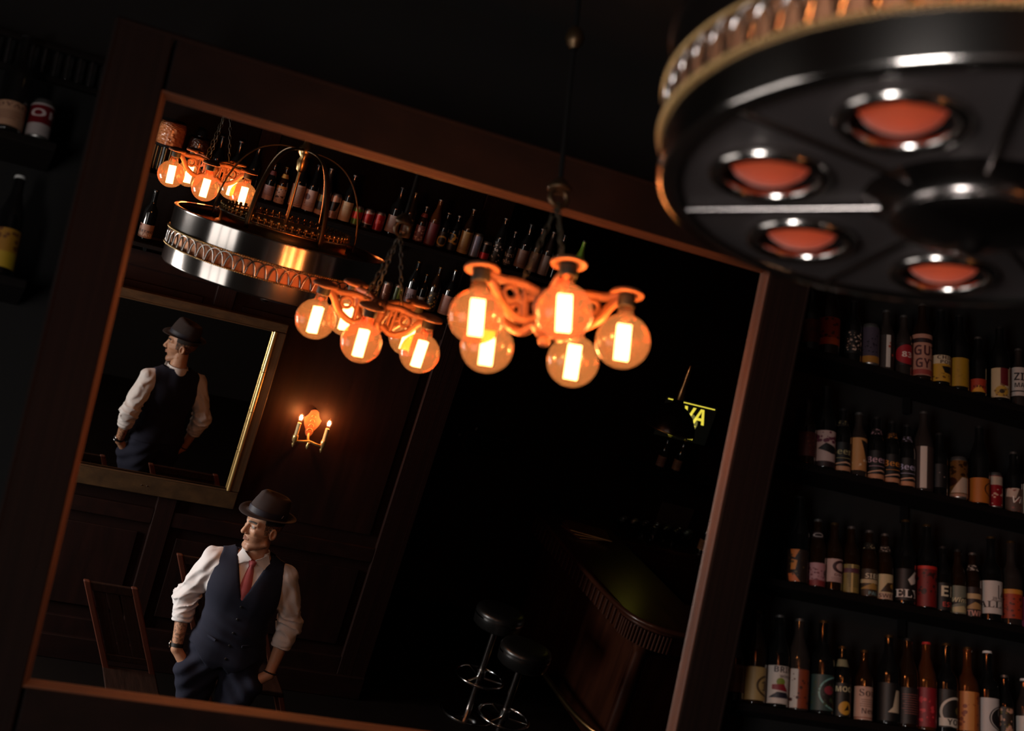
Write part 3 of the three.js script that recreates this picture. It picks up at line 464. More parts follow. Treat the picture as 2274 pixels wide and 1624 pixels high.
// left of the big mirror
{
  const W = (level, x, kind, gk, ck, d, bg, ops, o) => vessel('n', level, x, kind, gk, ck, d, bg, ops, o);
  W(3, 0.135, 'wine', 'black', 'black', 'large dark bottle with a beige label left of the big mirror', '#b08a70', [['t', '#4a2c20', 'VOYAGE', 140, 60, 52, 'bold', 'serif'], ['l', '#6a4434', 6, 100]], { l: [0.012, 0.085] });
  W(3, 0.216, 'can', null, null, 'white and red can on the top shelf left of the big mirror', '#c9bcbc', [['p', '#7a1420', 60, 20, 250, 20, 210, 160, 40, 160], ['t', '#e8d0d0', 'OK', 150, 110, 80]], { turn: -0.3 });
  W(2, 0.197, 'bomb', 'black', 'white', 'white capped dark bottle with a mustard label left of the big mirror', '#a8781c', [['s', '#6a3c10', 30, 10, 120, 12], ['r', '#c0a024', 0, 150, 256, 106]], { l: [0.02, 0.13] });
}
// bottles along the two shelves of the panelled wall
const up = 'on upper panelled wall shelf', lo = 'on lower panelled wall shelf';
const S = (level, x, kind, gk, ck, d, bg, ops, o) => vessel('s', level, x, kind, gk, ck, `${d} ${level ? up : lo}`, bg, ops, o);
S(1, 1.756, 'long', 'black', 'black', 'dark bottle with a narrow mauve label', '#b89a9c', [['l', '#4a2c30', 9, 40]], { l: [0.015, 0.1], neck: '#6a3c40' });
S(1, 1.829, 'long', 'brown', 'gold', 'brown bottle with a gold scroll label', '#c8ae9c', [['s', '#4a2c20', 40, 20, 200, 14], ['r', '#c98a3c', 0, 0, 256, 40]], { l: [0.012, 0.115], neck: '#c9a050' });
S(1, 1.931, 'wine', 'black', 'black', 'large dark bottle with a broad cream text label', '#cdb4a4', [['l', '#5a3428', 12, 30], ['r', '#8a3a34', 0, 226, 256, 6]], { l: [0.02, 0.15] });
S(1, 2.005, 'bomb', 'black', 'black', 'dark bottle with a pale pink plain label', '#c8b0a8', [['c', '#6a4a4c', 170, 90, 36], ['l', '#8a6a60', 4, 150]], { l: [0.015, 0.14] });
S(1, 2.102, 'bomb', 'clear', 'silver', 'clear bottle half full with a small yellow label', '#8a7a34', [['r', '#1c100c', 0, 90, 256, 100], ['r', '#c8a48c', 0, 200, 256, 56]], { l: [0.012, 0.13] });
S(1, 2.16, 'tall', null, null, 'tall tan can with a black picture', '#b89078', [['p', '#1c120c', 100, 60, 220, 80, 210, 180, 130, 170], ['l', '#5a3c2c', 4, 180]]);
S(1, 2.235, 'bomb', 'black', 'silver', 'dark bottle with a plain cream label', '#cdb892', [['l', '#9a8460', 3, 60]], { l: [0.012, 0.13] });
S(1, 2.307, 'can', null, null, 'green can with a red tilted band', '#5c8a2c', [['p', '#c8341c', 0, 30, 256, 70, 256, 180, 0, 140]]);
S(1, 2.381, 'can', null, null, 'white can with a round red badge', '#c8b4b0', [['c', '#a8242c', 128, 110, 76], ['r', '#1c1412', 0, 200, 256, 56]]);
S(1, 2.447, 'can', null, null, 'plain bright red can', '#a8202a', [['t', '#d86a5c', 'BREW', 128, 140, 64]]);
S(1, 2.541, 'wine', 'black', 'black', 'large dark bottle with a grey beige label', '#a8948c', [['l', '#6a544c', 10, 50]], { l: [0.02, 0.125] });
S(1, 2.631, 'bomb', 'brown', 'gold', 'brown bottle with a gold foil stripe', '#5c442c', [['r', '#e0b860', 100, 0, 26, 200], ['r', '#b09068', 0, 180, 256, 76]], { l: [0.012, 0.13] });
S(1, 2.722, 'long', 'brown', 'silver', 'brown bottle with a torn looking rose label', '#7a4444', [['s', '#d8b4a8', 30, 40, 190, 16]], { l: [0.012, 0.11], neck: '#8a3c34' });
S(1, 2.799, 'bomb', 'amber', 'silver', 'bottle with a burgundy label', '#6a2430', [['r', '#c89088', 40, 0, 30, 256]], { l: [0.012, 0.145] });
S(1, 2.867, 'long', 'black', 'silver', 'dark bottle with a gold moon sliver', '#15100a', [['o', '#b8923c', 130, 150, 70, 26]], { l: [0.012, 0.11] });
S(1, 2.942, 'long', 'black', 'silver', 'dark bottle with swirling gold lines', '#1a120a', [['o', '#b8882c', 90, 100, 50, 22], ['o', '#b8882c', 170, 60, 60, 22], ['r', '#b8882c', 60, 130, 150, 16]], { l: [0.012, 0.115] });
S(1, 3.022, 'bomb', 'brown', 'silver', 'brown bottle with a tall tan label', '#a8844a', [['l', '#5c3c1c', 12, 30]], { l: [0.012, 0.15] });
S(1, 3.096, 'tall', null, null, 'tall silver blue can', '#8a98b8', [['r', '#dfe4f0', 60, 0, 40, 256]]);
S(1, 3.166, 'can', null, null, 'black can with a red splash', '#15100f', [['p', '#c01c34', 60, 240, 90, 140, 200, 150, 220, 250], ['r', '#b8b0a8', 60, 0, 16, 256]]);
S(1, 3.242, 'bomb', 'black', 'silver', 'black bottle with white brush marks', '#0f0d0d', [['s', '#c8bcb4', 34, 40, 200, 10]], { l: [0.012, 0.14] });
S(1, 3.328, 'long', 'black', 'silver', 'black bottle with white script', '#120e0e', [['t', '#c8b8a8', 'Kraft', 128, 120, 80, 'italic bold', 'serif'], ['t', '#c8b8a8', 'ale', 140, 220, 80, 'italic bold', 'serif']], { l: [0.012, 0.115] });
S(1, 3.428, 'wine', 'black', 'black', 'large dark bottle with a brown parchment label', '#8a6a5c', [['l', '#4a342c', 10, 50]], { l: [0.02, 0.135] });
S(1, 3.499, 'bomb', 'black', 'silver', 'dark bottle with a grey brown label', '#7a6458', [['l', '#3c2c26', 10, 50]], { l: [0.015, 0.14] });
S(1, 3.57, 'bomb', 'clear', 'silver', 'bottle with a pale streaked label', '#8a807c', [['r', '#d0c8c4', 80, 0, 40, 256]], { l: [0.012, 0.14] });
S(1, 3.654, 'bomb', 'black', 'black', 'plain black bottle', null);
S(1, 3.799, 'bomb', 'lime', 'black', 'lime green glass bottle', null);
S(0, 1.137, 'wine', 'black', 'black', 'large dark bottle with a buff label and red dot', '#b08a78', [['c', '#6a1c1c', 200, 40, 20], ['t', '#3a201c', 'PORTER', 110, 150, 52], ['t', '#e8d4c4', 'DARK', 140, 220, 70]], { l: [0.02, 0.1] });
S(0, 2.63, 'can', null, null, 'brown can', '#7a4c3c', [['s', '#c8a08c', 20, 40, 180, 8]]);
S(0, 2.697, 'can', null, null, 'olive can with a lime stripe', '#3a4420', [['r', '#a8c860', 90, 0, 40, 190]]);
S(0, 2.782, 'bomb', 'black', 'gold', 'dark bottle with a pale lilac label', '#a89aa8', [['t', '#3c3440', 'Pils', 150, 140, 80, 'italic bold']], { l: [0.015, 0.12] });
S(0, 2.855, 'long', 'black', 'gold', 'dark bottle with a short white label', '#b0a49c', [['t', '#3a302c', 'No 3', 128, 150, 80]], { l: [0.05, 0.085] });
S(0, 2.921, 'bomb', 'brown', 'gold', 'brown bottle with a gold dotted label', '#2c2214', [['s', '#c9a04a', 40, 20, 220, 12]], { l: [0.012, 0.135] });
S(0, 3.026, 'wine', 'black', 'gold', 'large dark bottle with a pink cream label', '#c0988c', [['l', '#8a3c38', 12, 40]], { l: [0.012, 0.135] });
// big jars at the end of the upper shelf
{
  const jar = (x, r, h, m, label, lid) => {
    const t = thing('glass_jar', label, 'jar', [x, LEVEL[1] + 0.0006, 1.385]);
    part('lower_glass', lathe([[0, 0], [r * 0.96, 0], [r, 0.01], [r, h * 0.52]], 28), G.black, t);
    for (let i = 0; i < 18; i++) { const a = i / 18 * 6.283; part('rib', cyl(0.006, 0.006, h * 0.44, Math.cos(a) * r, 0.02, Math.sin(a) * r, 8), m[0], t); }
    part('waist_band', cyl(r * 1.03, r * 1.03, 0.012, 0, h * 0.52, 0, 28), M.black, t);
    part('upper_glass', lathe([[r, h * 0.55], [r, h * 0.9], [r * 0.9, h], [0.02, h]], 28), m[1], t);
    if (lid) part('stopper', lathe([[0, h], [0.03, h], [0.034, h + 0.02], [0.02, h + 0.05], [0, h + 0.055]], 16), m[0], t);
  };
  const pebbled = phy([0.35, 0.13, 0.05], { roughness: 0.25, bumpMap: pebbleBump, bumpScale: 0.006, clearcoat: 1 });
  const darkPeb = phy([0.05, 0.02, 0.01], { roughness: 0.25, bumpMap: pebbleBump, bumpScale: 0.006, clearcoat: 1 });
  jar(1.135, 0.078, 0.30, [capM.gold, pebbled], 'pebbled amber glass jar at the end of the upper shelf', false);
  jar(1.30, 0.062, 0.25, [G.black, darkPeb], 'smaller dark pebbled jar beside the amber one on the upper shelf', true);
  S(1, 1.42, 'wine', 'black', 'black', 'plain black wine bottle beside the pebbled jars', null);
  S(1, 1.53, 'wine', 'black', 'silver', 'black bottle with faint white print beside the jars', '#0c0b0b', [['t', '#b8b0a8', 'LTN', 128, 140, 60]]);
  S(1, 1.64, 'bomb', 'black', 'black', 'slim plain black bottle near the jars', null);
}
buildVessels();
AT.n.t.needsUpdate = AT.s.t.needsUpdate = true;

// ───────────────────────────── wall sconce ─────────────────────────────
{
  const t = thing('wall_sconce', 'gilt two-candle wall sconce with glowing filament bulbs on the dark panelling', 'sconce', [2.438, 1.80, SOUTH - 0.012]);
  const s = new THREE.Shape(); s.moveTo(0, -0.075); s.quadraticCurveTo(0.022, -0.06, 0.022, -0.03); s.quadraticCurveTo(0.05, 0.01, 0.052, 0.045); s.quadraticCurveTo(0.03, 0.06, 0.022, 0.095); s.quadraticCurveTo(0, 0.12, -0.022, 0.095); s.quadraticCurveTo(-0.03, 0.06, -0.052, 0.045); s.quadraticCurveTo(-0.05, 0.01, -0.022, -0.03); s.quadraticCurveTo(-0.022, -0.06, 0, -0.075);
  const plate = part('back_plate', new THREE.ExtrudeGeometry(s, { depth: 0.008, bevelEnabled: true, bevelSize: 0.004, bevelThickness: 0.004, bevelSegments: 2, curveSegments: 8 }).translate(0, 0, -0.012), M.castCopper, t, 'embossed shield-shaped back plate');
  for (let i = 0; i < 4; i++) part('relief_scroll', new THREE.TorusGeometry(0.018 - i * 0.002, 0.003, 6, 14, Math.PI).translate(0, -0.035 + i * 0.032, -0.016), M.goldBead, plate);
  part('arm', [tube([[-0.092, -0.10, -0.07], [-0.04, -0.092, -0.075], [0, -0.085, -0.07], [0.04, -0.092, -0.075], [0.092, -0.10, -0.07]], 0.008, 24, 8), tube([[0, -0.086, -0.07], [0, -0.08, -0.03], [0, -0.05, -0.01]], 0.008)], M.goldBead, t);
  part('centre_drop', lathe([[0.0001, -0.14], [0.008, -0.132], [0.014, -0.115], [0.008, -0.10], [0.012, -0.09], [0.0001, -0.084]], 12).translate(0, 0, -0.07), M.goldBead, t);
  for (const x of [-0.092, 0.092]) {
    part('candle_cup', lathe([[0.0001, -0.145], [0.006, -0.135], [0.012, -0.12], [0.006, -0.112], [0.016, -0.10], [0.019, -0.075], [0.017, -0.06], [0.013, -0.062]], 16).translate(x, 0, -0.07), M.goldBead, t);
    part('candle_sleeve', cyl(0.0125, 0.0125, 0.095, x, -0.075, -0.07, 16), M.candle, t, 'ivory candle sleeve');
    const b = new THREE.Group(); b.name = 'bulb'; b.position.set(x, 0.055, -0.07); t.add(b);
    part('bulb_glass', lathe([[0.009, -0.036], [0.012, -0.026], [0.017, -0.008], [0.0185, 0.006], [0.016, 0.018], [0.009, 0.026], [0.002, 0.03], [0.0001, 0.034]], 20), M.clearBulb, b);
    part('filament', [-0.007, -0.0035, 0, 0.0035, 0.007].map(q => rod([q, -0.016, 0], [q * 0.9, 0.016, 0], 0.0018, 5)), M.filament, b, 'glowing filament');
    const l = new THREE.PointLight(C3(1, 0.34, 0.10), 0.4, 0, 2); l.position.set(x, 0.055, -0.07); l.castShadow = true; l.shadow.radius = 0.5; t.add(l);
  }
}

// ───────────────────────────── chairs by the man ─────────────────────────────
function chair(label, x, z, W, h, m) {
  // slat-back chair facing the big mirror, its frame slanting sideways
  const t = thing('wooden_chair', label, 'chair', [x, 0, z], 0);
  const seatY = 0.46, D0 = 0.34, w2 = W / 2 - 0.02, slant = new THREE.Matrix4().set(1, -0.46, 0, 0, 0, 1, 0, 0, 0, 0, 1, 0, 0, 0, 0, 1);
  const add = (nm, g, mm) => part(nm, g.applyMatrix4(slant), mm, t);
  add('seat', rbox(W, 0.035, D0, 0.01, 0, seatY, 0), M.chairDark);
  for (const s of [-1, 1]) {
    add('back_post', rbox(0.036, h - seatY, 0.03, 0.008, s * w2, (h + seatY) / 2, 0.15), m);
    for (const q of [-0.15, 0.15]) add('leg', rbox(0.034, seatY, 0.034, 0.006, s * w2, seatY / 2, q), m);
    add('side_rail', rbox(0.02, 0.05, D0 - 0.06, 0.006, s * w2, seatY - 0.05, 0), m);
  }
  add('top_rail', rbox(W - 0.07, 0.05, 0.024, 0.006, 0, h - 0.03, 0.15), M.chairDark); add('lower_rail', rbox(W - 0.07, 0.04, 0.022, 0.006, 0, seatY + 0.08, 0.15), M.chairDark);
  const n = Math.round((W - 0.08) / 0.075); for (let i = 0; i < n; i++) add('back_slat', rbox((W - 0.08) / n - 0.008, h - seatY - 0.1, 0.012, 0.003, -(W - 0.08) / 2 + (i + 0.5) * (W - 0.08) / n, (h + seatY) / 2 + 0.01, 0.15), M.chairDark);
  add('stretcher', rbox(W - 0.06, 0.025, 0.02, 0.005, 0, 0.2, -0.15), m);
  return t;
}
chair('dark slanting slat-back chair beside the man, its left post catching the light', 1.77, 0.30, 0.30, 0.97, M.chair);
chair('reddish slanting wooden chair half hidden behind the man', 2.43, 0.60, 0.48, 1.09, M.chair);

// ───────────────────────────── bar, stools and the far corner ─────────────────────────────
{
  const t = thing('bar_counter', 'curved dark mahogany bar counter with fluted overhanging edge', 'bar', [4.85, 0, 0.9]);
  const outline = (off) => { const s = new THREE.Shape(), r = 0.28 + off; s.moveTo(-off, -2.1); s.lineTo(-off, -0.28 - 0); s.absarc(0.28, -0.28, r, Math.PI, Math.PI / 2, true); s.lineTo(2.3, off); s.lineTo(2.3, -0.55); s.lineTo(0.62, -0.55); s.lineTo(0.62, -2.1); s.closePath(); return s; };
  const slab = (off, h, y, bevel = 0.01) => new THREE.ExtrudeGeometry(outline(off), { depth: h, bevelEnabled: true, bevelSize: bevel, bevelThickness: bevel, bevelSegments: 3, curveSegments: 20 }).rotateX(-Math.PI / 2).translate(0, y, 0);
  // shape y is -z in the world: rotateX(-90) maps (x, y) to (x, 0, -y)
  part('counter_top', slab(0.0, 0.03, 1.04), M.barWood, t, 'polished bar top');
  part('drink_rail', tube([[-0.03, 1.075, 2.1], [-0.03, 1.075, 0.28], [0.06, 1.075, 0.07], [0.28, 1.075, -0.03], [2.3, 1.075, -0.03]], 0.02, 60, 8), M.barWood, t);
  part('fluted_edge', slab(-0.02, 0.13, 0.9, 0.004), M.barWood, t);
  const fl = new THREE.CylinderGeometry(0.011, 0.011, 0.12, 8);
  for (let i = 0; i < 16; i++) { const a = Math.PI - (i + 0.5) / 16 * Math.PI / 2 * 1.0; const m = part('flute', fl, M.barWood, t); m.position.set(0.28 + Math.cos(a) * 0.275, 0.965, 0.28 - Math.sin(a) * 0.275); }
  for (let i = 0; i < 24; i++) { const m = part('flute', fl, M.barWood, t); m.position.set(0.008, 0.965, 0.32 + i * 0.075); }
  part('bar_front', slab(-0.16, 0.9, 0.0, 0.004), M.barWood, t);
  part('corner_column', [lathe([[0.07, 0], [0.075, 0.08], [0.05, 0.12], [0.055, 0.5], [0.048, 0.82], [0.07, 0.86], [0.075, 0.9]], 20).translate(0.16, 0, 0.16)], M.barWood, t, 'turned corner column');
  part('foot_rail', tube([[-0.02, 0.2, 2.1], [-0.02, 0.2, 0.3], [0.08, 0.2, 0.08], [0.3, 0.2, -0.02], [2.2, 0.2, -0.02]], 0.02, 50, 8), M.oldBrass, t);
}
function stool(label, x, z) {
  const t = thing('bar_stool', label, 'stool', [x, 0, z], 0.4);
  part('seat_cushion', lathe([[0.0001, 0.66], [0.15, 0.66], [0.168, 0.675], [0.172, 0.72], [0.176, 0.735], [0.172, 0.75], [0.176, 0.765], [0.165, 0.79], [0.12, 0.80], [0.0001, 0.802]], 36), M.blackVinyl, t, 'round black vinyl seat');
  part('seat_band', cyl(0.175, 0.175, 0.012, 0, 0.738, 0, 36), M.chrome, t);
  part('pole', cyl(0.024, 0.024, 0.64, 0, 0.02, 0, 18), M.nickelDark, t);
  part('collar', cyl(0.036, 0.036, 0.07, 0, 0.27, 0, 18), M.chrome, t);
  part('footrest', [new THREE.TorusGeometry(0.17, 0.011, 8, 32).rotateX(Math.PI / 2).translate(0, 0.28, 0), rod([0, 0.28, 0], [0.17, 0.28, 0], 0.01), rod([0, 0.28, 0], [-0.085, 0.28, 0.147], 0.01), rod([0, 0.28, 0], [-0.085, 0.28, -0.147], 0.01)], M.chrome, t, 'chrome foot ring');
  part('base', lathe([[0.0001, 0.03], [0.05, 0.03], [0.18, 0.012], [0.2, 0], [0.0001, 0]], 36), M.chrome, t);
}
stool('round black vinyl bar stool farther along the counter', 4.12, 1.48);
stool('round black vinyl bar stool by the curved counter corner', 4.11, 0.92);
// menus on the counter
for (let i = 0; i < 3; i++) { const t = thing('menu_board', ['dark leather menu lying lowest in the pile on the bar', 'brown menu in the middle of the pile on the bar', 'topmost brown menu of the pile on the bar'][i], 'menu', [5.15, 1.0815 + i * 0.0125, 2.62], 0.25 * (i - 1)); part('cover', rbox(0.34, 0.012, 0.24, 0.003, 0, 0.006, 0), M.chair, t); part('page_block', rbox(0.33, 0.006, 0.23, 0.001, 0.008, 0.006, -0.008), M.candle, t); }
// back bar at the far wall
{
  const t = thing('back_bar', 'low dark back bar cabinet under the lit sign', 'cabinet', [6.46, 0, 3.15]);
  part('cabinet_body', rbox(1.76, 0.95, 0.44, 0.01, 0, 0.475, 0), M.barWood, t); part('cabinet_top', rbox(1.8, 0.04, 0.48, 0.008, 0, 0.97, 0), M.barWood, t);
  for (let i = 0; i < 4; i++) { const d = part('door', rbox(0.41, 0.8, 0.02, 0.006, -0.65 + i * 0.432, 0.46, -0.225), M.barWood, t); part('knob', new THREE.SphereGeometry(0.014, 10, 8).translate(-0.65 + i * 0.432 + 0.17, 0.5, -0.245), M.oldBrass, d); }
  const glassG = lathe([[0, 0], [0.03, 0], [0.032, 0.004], [0.006, 0.01], [0.005, 0.06], [0.02, 0.075], [0.034, 0.1], [0.033, 0.15], [0.031, 0.15], [0.03, 0.1], [0, 0.075]], 18);
  const gm = phy([0.6, 0.58, 0.56], { roughness: 0.05, transmission: 1, thickness: 0, ior: 1.5 });
  for (let i = 0; i < 14; i++) { const k = thing('stem_glass', 'small stemmed glass in the row on the back bar', 'glass', [5.62 + i * 0.052 + (i % 2) * 0.01, 0.9905, 3.0 + (i % 2) * 0.07], 0, 'row of stemmed glasses'); part('bowl_and_stem', glassG, gm, k); part('rim', new THREE.TorusGeometry(0.032, 0.0022, 6, 20).rotateX(Math.PI / 2).translate(0, 0.15, 0), M.chrome, k); }  // chrome rims are added to the glasses so the row glints
  const u = thing('till_screen', 'small dark screen standing on the back bar', 'screen', [6.2, 0.9905, 3.2], 0.1);
  part('stand', [rbox(0.2, 0.015, 0.15, 0.004, 0, 0.008, 0), rod([0, 0.01, 0.02], [0, 0.12, 0.03], 0.015)], M.black, u);
  part('screen_panel', rbox(0.3, 0.22, 0.02, 0.004, 0, 0.2, 0), std([0.035, 0.025, 0.025], 0.35), u);
  const bt = (x, y, z, words, bg) => { const k = thing('beer_bottle', words, 'bottle', [x, y, z], Math.PI); part('glass', bodyCache.bomb, G.black, k); part('label', labelGeo(0.0376, 0.03, 0.12, cell(AT.s, bg, [['l', '#5a4434', 8, 60]]), 3.7), AT.s.mat, k); part('cap', cyl(0.0155, 0.0145, 0.008, 0, 0.286, 0, 16), capM.gold, k); };
  bt(6.44, 0.9905, 3.02, 'dark bottle with a cream label at the end of the back bar', '#c8a884');
  bt(6.52, 0.9905, 3.12, 'dark bottle with a rose label at the back bar end', '#8a5c54');
  const sh = thing('wall_shelf', 'small dark shelf on the alcove wall under the lit sign', 'shelf', [6.05, 1.56, 3.28]); part('board', rbox(0.9, 0.03, 0.2, 0.004, 0, -0.015, 0), M.shelf, sh); part('bracket', box(0.02, 0.12, 0.14, 0.3, -0.09, 0.03), M.black, sh); part('bracket', box(0.02, 0.12, 0.14, -0.3, -0.09, 0.03), M.black, sh);
  bt(5.93, 1.5605, 3.25, 'dark bottle with a grey label on the alcove shelf', '#9a8078'); bt(6.08, 1.5605, 3.24, 'dark bottle with a buff label on the alcove shelf', '#a88a70');
}
// lit sign on the alcove wall
{
  const t = thing('lit_sign', 'small illuminated sign with yellow green letters on the alcove wall', 'sign', [6.06, 2.00, 3.34]);
  part('case', rbox(0.52, 0.36, 0.06, 0.01), M.black, t);
  const c = document.createElement('canvas'); c.width = 512; c.height = 352; const g = c.getContext('2d'); g.fillStyle = '#020302'; g.fillRect(0, 0, 512, 352);
  // seen only by way of the mirror; letters are set as they read from the room
  g.fillStyle = '#f2e04a'; g.font = 'bold 190px sans-serif'; g.textAlign = 'center'; g.fillText('AVA', 256, 180); g.font = 'bold 70px sans-serif'; g.fillText('TAVT', 230, 250); g.font = 'bold 56px sans-serif'; g.fillText('m A T I M', 256, 330); g.fillRect(20, 14, 472, 10);
  const tx = new THREE.CanvasTexture(c); tx.colorSpace = THREE.SRGBColorSpace;
  part('lit_face', new THREE.PlaneGeometry(0.5, 0.34).rotateY(Math.PI).translate(0, 0, -0.032), std([0.05, 0.05, 0.05], 0.5, 0, { emissive: C3(1, 1, 1), emissiveMap: tx, emissiveIntensity: 1.0 }), t, 'glowing letters');
const l = new THREE.PointLight(C3(0.9, 0.8, 0.2), 0.004, 0, 2); l.position.set(6.06, 2.0, 3.27); l.castShadow = true; l.shadow.radius = 4; scene.add(l);
}
// dome pendant hanging over the bar
{
  const t = thing('dome_pendant', 'dark unlit dome pendant hanging over the bar', 'pendant', [5.47, 2.08, 2.5]);
  part('shade', lathe([[0.2, 0], [0.205, 0.006], [0.19, 0.06], [0.15, 0.13], [0.09, 0.18], [0.045, 0.2], [0.04, 0.24], [0.0001, 0.245]], 40), std([0.02, 0.012, 0.01], 0.3, 0.6), t);
  part('rim', new THREE.TorusGeometry(0.203, 0.006, 8, 48).rotateX(Math.PI / 2).translate(0, 0.003, 0), M.oldBrass, t);
  part('neck', lathe([[0.03, 0.24], [0.034, 0.3], [0.02, 0.36], [0.026, 0.42], [0.014, 0.5], [0.008, 0.52]], 16), M.oldBrass, t);
  part('stem', rod([0, 0.5, 0], [0, ROOF - 2.08, 0], 0.004), M.black, t);
  part('bulb', new THREE.SphereGeometry(0.035, 16, 12).translate(0, 0.05, 0), std([0.3, 0.28, 0.25], 0.2), t);
}
// small speaker on the alcove wall
{
  const t = thing('wall_speaker', 'small dark speaker box on a bracket on the alcove wall', 'speaker', [4.36, 1.46, 3.28]);
  part('cabinet', rbox(0.42, 0.16, 0.18, 0.012), M.chairDark, t); part('grille', rbox(0.38, 0.13, 0.01, 0.004, 0, 0, -0.094), M.black, t);
  part('bracket', [rod([-0.24, 0.03, -0.06], [-0.19, -0.04, 0.06], 0.012), rod([-0.2, -0.03, 0.05], [-0.2, -0.03, 0.12], 0.012)], M.nickelDark, t);
  part('knob', cyl(0.016, 0.014, 0.025, -0.1, 0.08, 0, 14), M.chrome, t);
}

// ───────────────────────────── the man ─────────────────────────────
// Distance-field modelling: tapered capsules joined by a smooth minimum, meshed by surface nets.
function surfaceNets(f, lo, hi, h, col) {
  const nx = Math.ceil((hi[0] - lo[0]) / h) + 1, ny = Math.ceil((hi[1] - lo[1]) / h) + 1, nz = Math.ceil((hi[2] - lo[2]) / h) + 1;
  const v = new Float32Array(nx * ny * nz); let k = 0;
  for (let z = 0; z < nz; z++) for (let y = 0; y < ny; y++) for (let x = 0; x < nx; x++) v[k++] = f(lo[0] + x * h, lo[1] + y * h, lo[2] + z * h);
  const id = new Int32Array(nx * ny * nz).fill(-1), pos = [], idx = [], cs = [], sx = 1, sy = nx, sz = nx * ny;
  const cor = [0, sx, sy, sx + sy, sz, sx + sz, sy + sz, sx + sy + sz], E = [[0, 1], [2, 3], [4, 5], [6, 7], [0, 2], [1, 3], [4, 6], [5, 7], [0, 4], [1, 5], [2, 6], [3, 7]];
  for (let z = 0; z < nz - 1; z++) for (let y = 0; y < ny - 1; y++) for (let x = 0; x < nx - 1; x++) {
    const b = x + y * sy + z * sz; let m = 0; for (let i = 0; i < 8; i++) if (v[b + cor[i]] < 0) m |= 1 << i;
    if (m === 0 || m === 255) continue;
    let px = 0, py = 0, pz = 0, n = 0;
    for (const [i, j] of E) if (((m >> i) & 1) !== ((m >> j) & 1)) {
      const a = v[b + cor[i]], c = v[b + cor[j]], t = a / (a - c), g = q => [(q & 1), (q >> 1) & 1, (q >> 2) & 1], A = g(i), B = g(j);
      px += A[0] + (B[0] - A[0]) * t; py += A[1] + (B[1] - A[1]) * t; pz += A[2] + (B[2] - A[2]) * t; n++;
    }
    id[b] = pos.length / 3; const P = [lo[0] + (x + px / n) * h, lo[1] + (y + py / n) * h, lo[2] + (z + pz / n) * h]; pos.push(...P); if (col) cs.push(...col(...P));
  }
  const quad = (a, b, c, d, flip) => { if (a < 0 || b < 0 || c < 0 || d < 0) return; flip ? idx.push(a, c, b, a, d, c) : idx.push(a, b, c, a, c, d); };
  for (let z = 1; z < nz - 1; z++) for (let y = 1; y < ny - 1; y++) for (let x = 1; x < nx - 1; x++) {
    const b = x + y * sy + z * sz, s = v[b] < 0;
    if (s !== v[b + sx] < 0) quad(id[b - sy - sz], id[b - sz], id[b], id[b - sy], !s);
    if (s !== v[b + sy] < 0) quad(id[b - sx - sz], id[b - sx], id[b], id[b - sz], !s);
    if (s !== v[b + sz] < 0) quad(id[b - sx - sy], id[b - sy], id[b], id[b - sx], !s);
  }
  const g = new THREE.BufferGeometry(); g.setAttribute('position', new THREE.Float32BufferAttribute(pos, 3));
  if (col) g.setAttribute('color', new THREE.Float32BufferAttribute(cs, 3));
  g.setIndex(idx); g.computeVertexNormals();
  const uv = new Float32Array(pos.length / 3 * 2); for (let i = 0; i < uv.length / 2; i++) { uv[2 * i] = (pos[3 * i] + pos[3 * i + 2]) * 8; uv[2 * i + 1] = pos[3 * i + 1] * 8; }
  g.setAttribute('uv', new THREE.BufferAttribute(uv, 2));
  return g;
}
const smin = (a, b, k) => { const h = Math.max(k - Math.abs(a - b), 0) / k; return Math.min(a, b) - h * h * k * 0.25; };
const smax = (a, b, k) => -smin(-a, -b, k);
function cap(x, y, z, a, b, ra, rb = ra) {
  const bx = b[0] - a[0], by = b[1] - a[1], bz = b[2] - a[2], px = x - a[0], py = y - a[1], pz = z - a[2];
  let t = (px * bx + py * by + pz * bz) / (bx * bx + by * by + bz * bz || 1e-9); t = t < 0 ? 0 : t > 1 ? 1 : t;
  return Math.hypot(px - bx * t, py - by * t, pz - bz * t) - (ra + (rb - ra) * t);
}
const ell = (x, y, z, c, r) => { const u = (x - c[0]) / r[0], v = (y - c[1]) / r[1], w = (z - c[2]) / r[2], l = Math.hypot(u, v, w); return (l - 1) * Math.min(r[0], r[1], r[2]); };
const lerp3 = (a, b, t) => a.map((v, i) => v + (b[i] - v) * t);

const J = { // joints, facing -z; his left is -x
  S: s => [s * 0.195, 1.405, 0.015], E: s => s < 0 ? [-0.278, 1.155, 0.05] : [0.283, 1.15, 0.055], W: s => s < 0 ? [-0.252, 0.89, -0.035] : [0.252, 0.875, -0.03],
};
function torso(x, y, z) {
  z *= 1.32;
  let d = cap(x, y, z, [-0.06, 1.30, 0], [0.06, 1.30, 0], 0.132);
  d = smin(d, cap(x, y, z, [-0.035, 1.08, 0], [0.035, 1.08, 0], 0.122), 0.09);
  d = smin(d, cap(x, y, z, [-0.065, 0.94, 0.01], [0.065, 0.94, 0.01], 0.112), 0.06);
  d = smin(d, cap(x, y, z, [-0.15, 1.415, 0.02], [0.15, 1.415, 0.02], 0.05), 0.07);
  d = smin(d, cap(x, y, z, [-0.06, 1.46, 0.02], [0.06, 1.46, 0.02], 0.042), 0.05);
  return d * 0.85;
}
const neckD = (x, y, z) => cap(x, y, z, [0, 1.40, 0.03], [0.005, 1.60, -0.005], 0.062, 0.056);
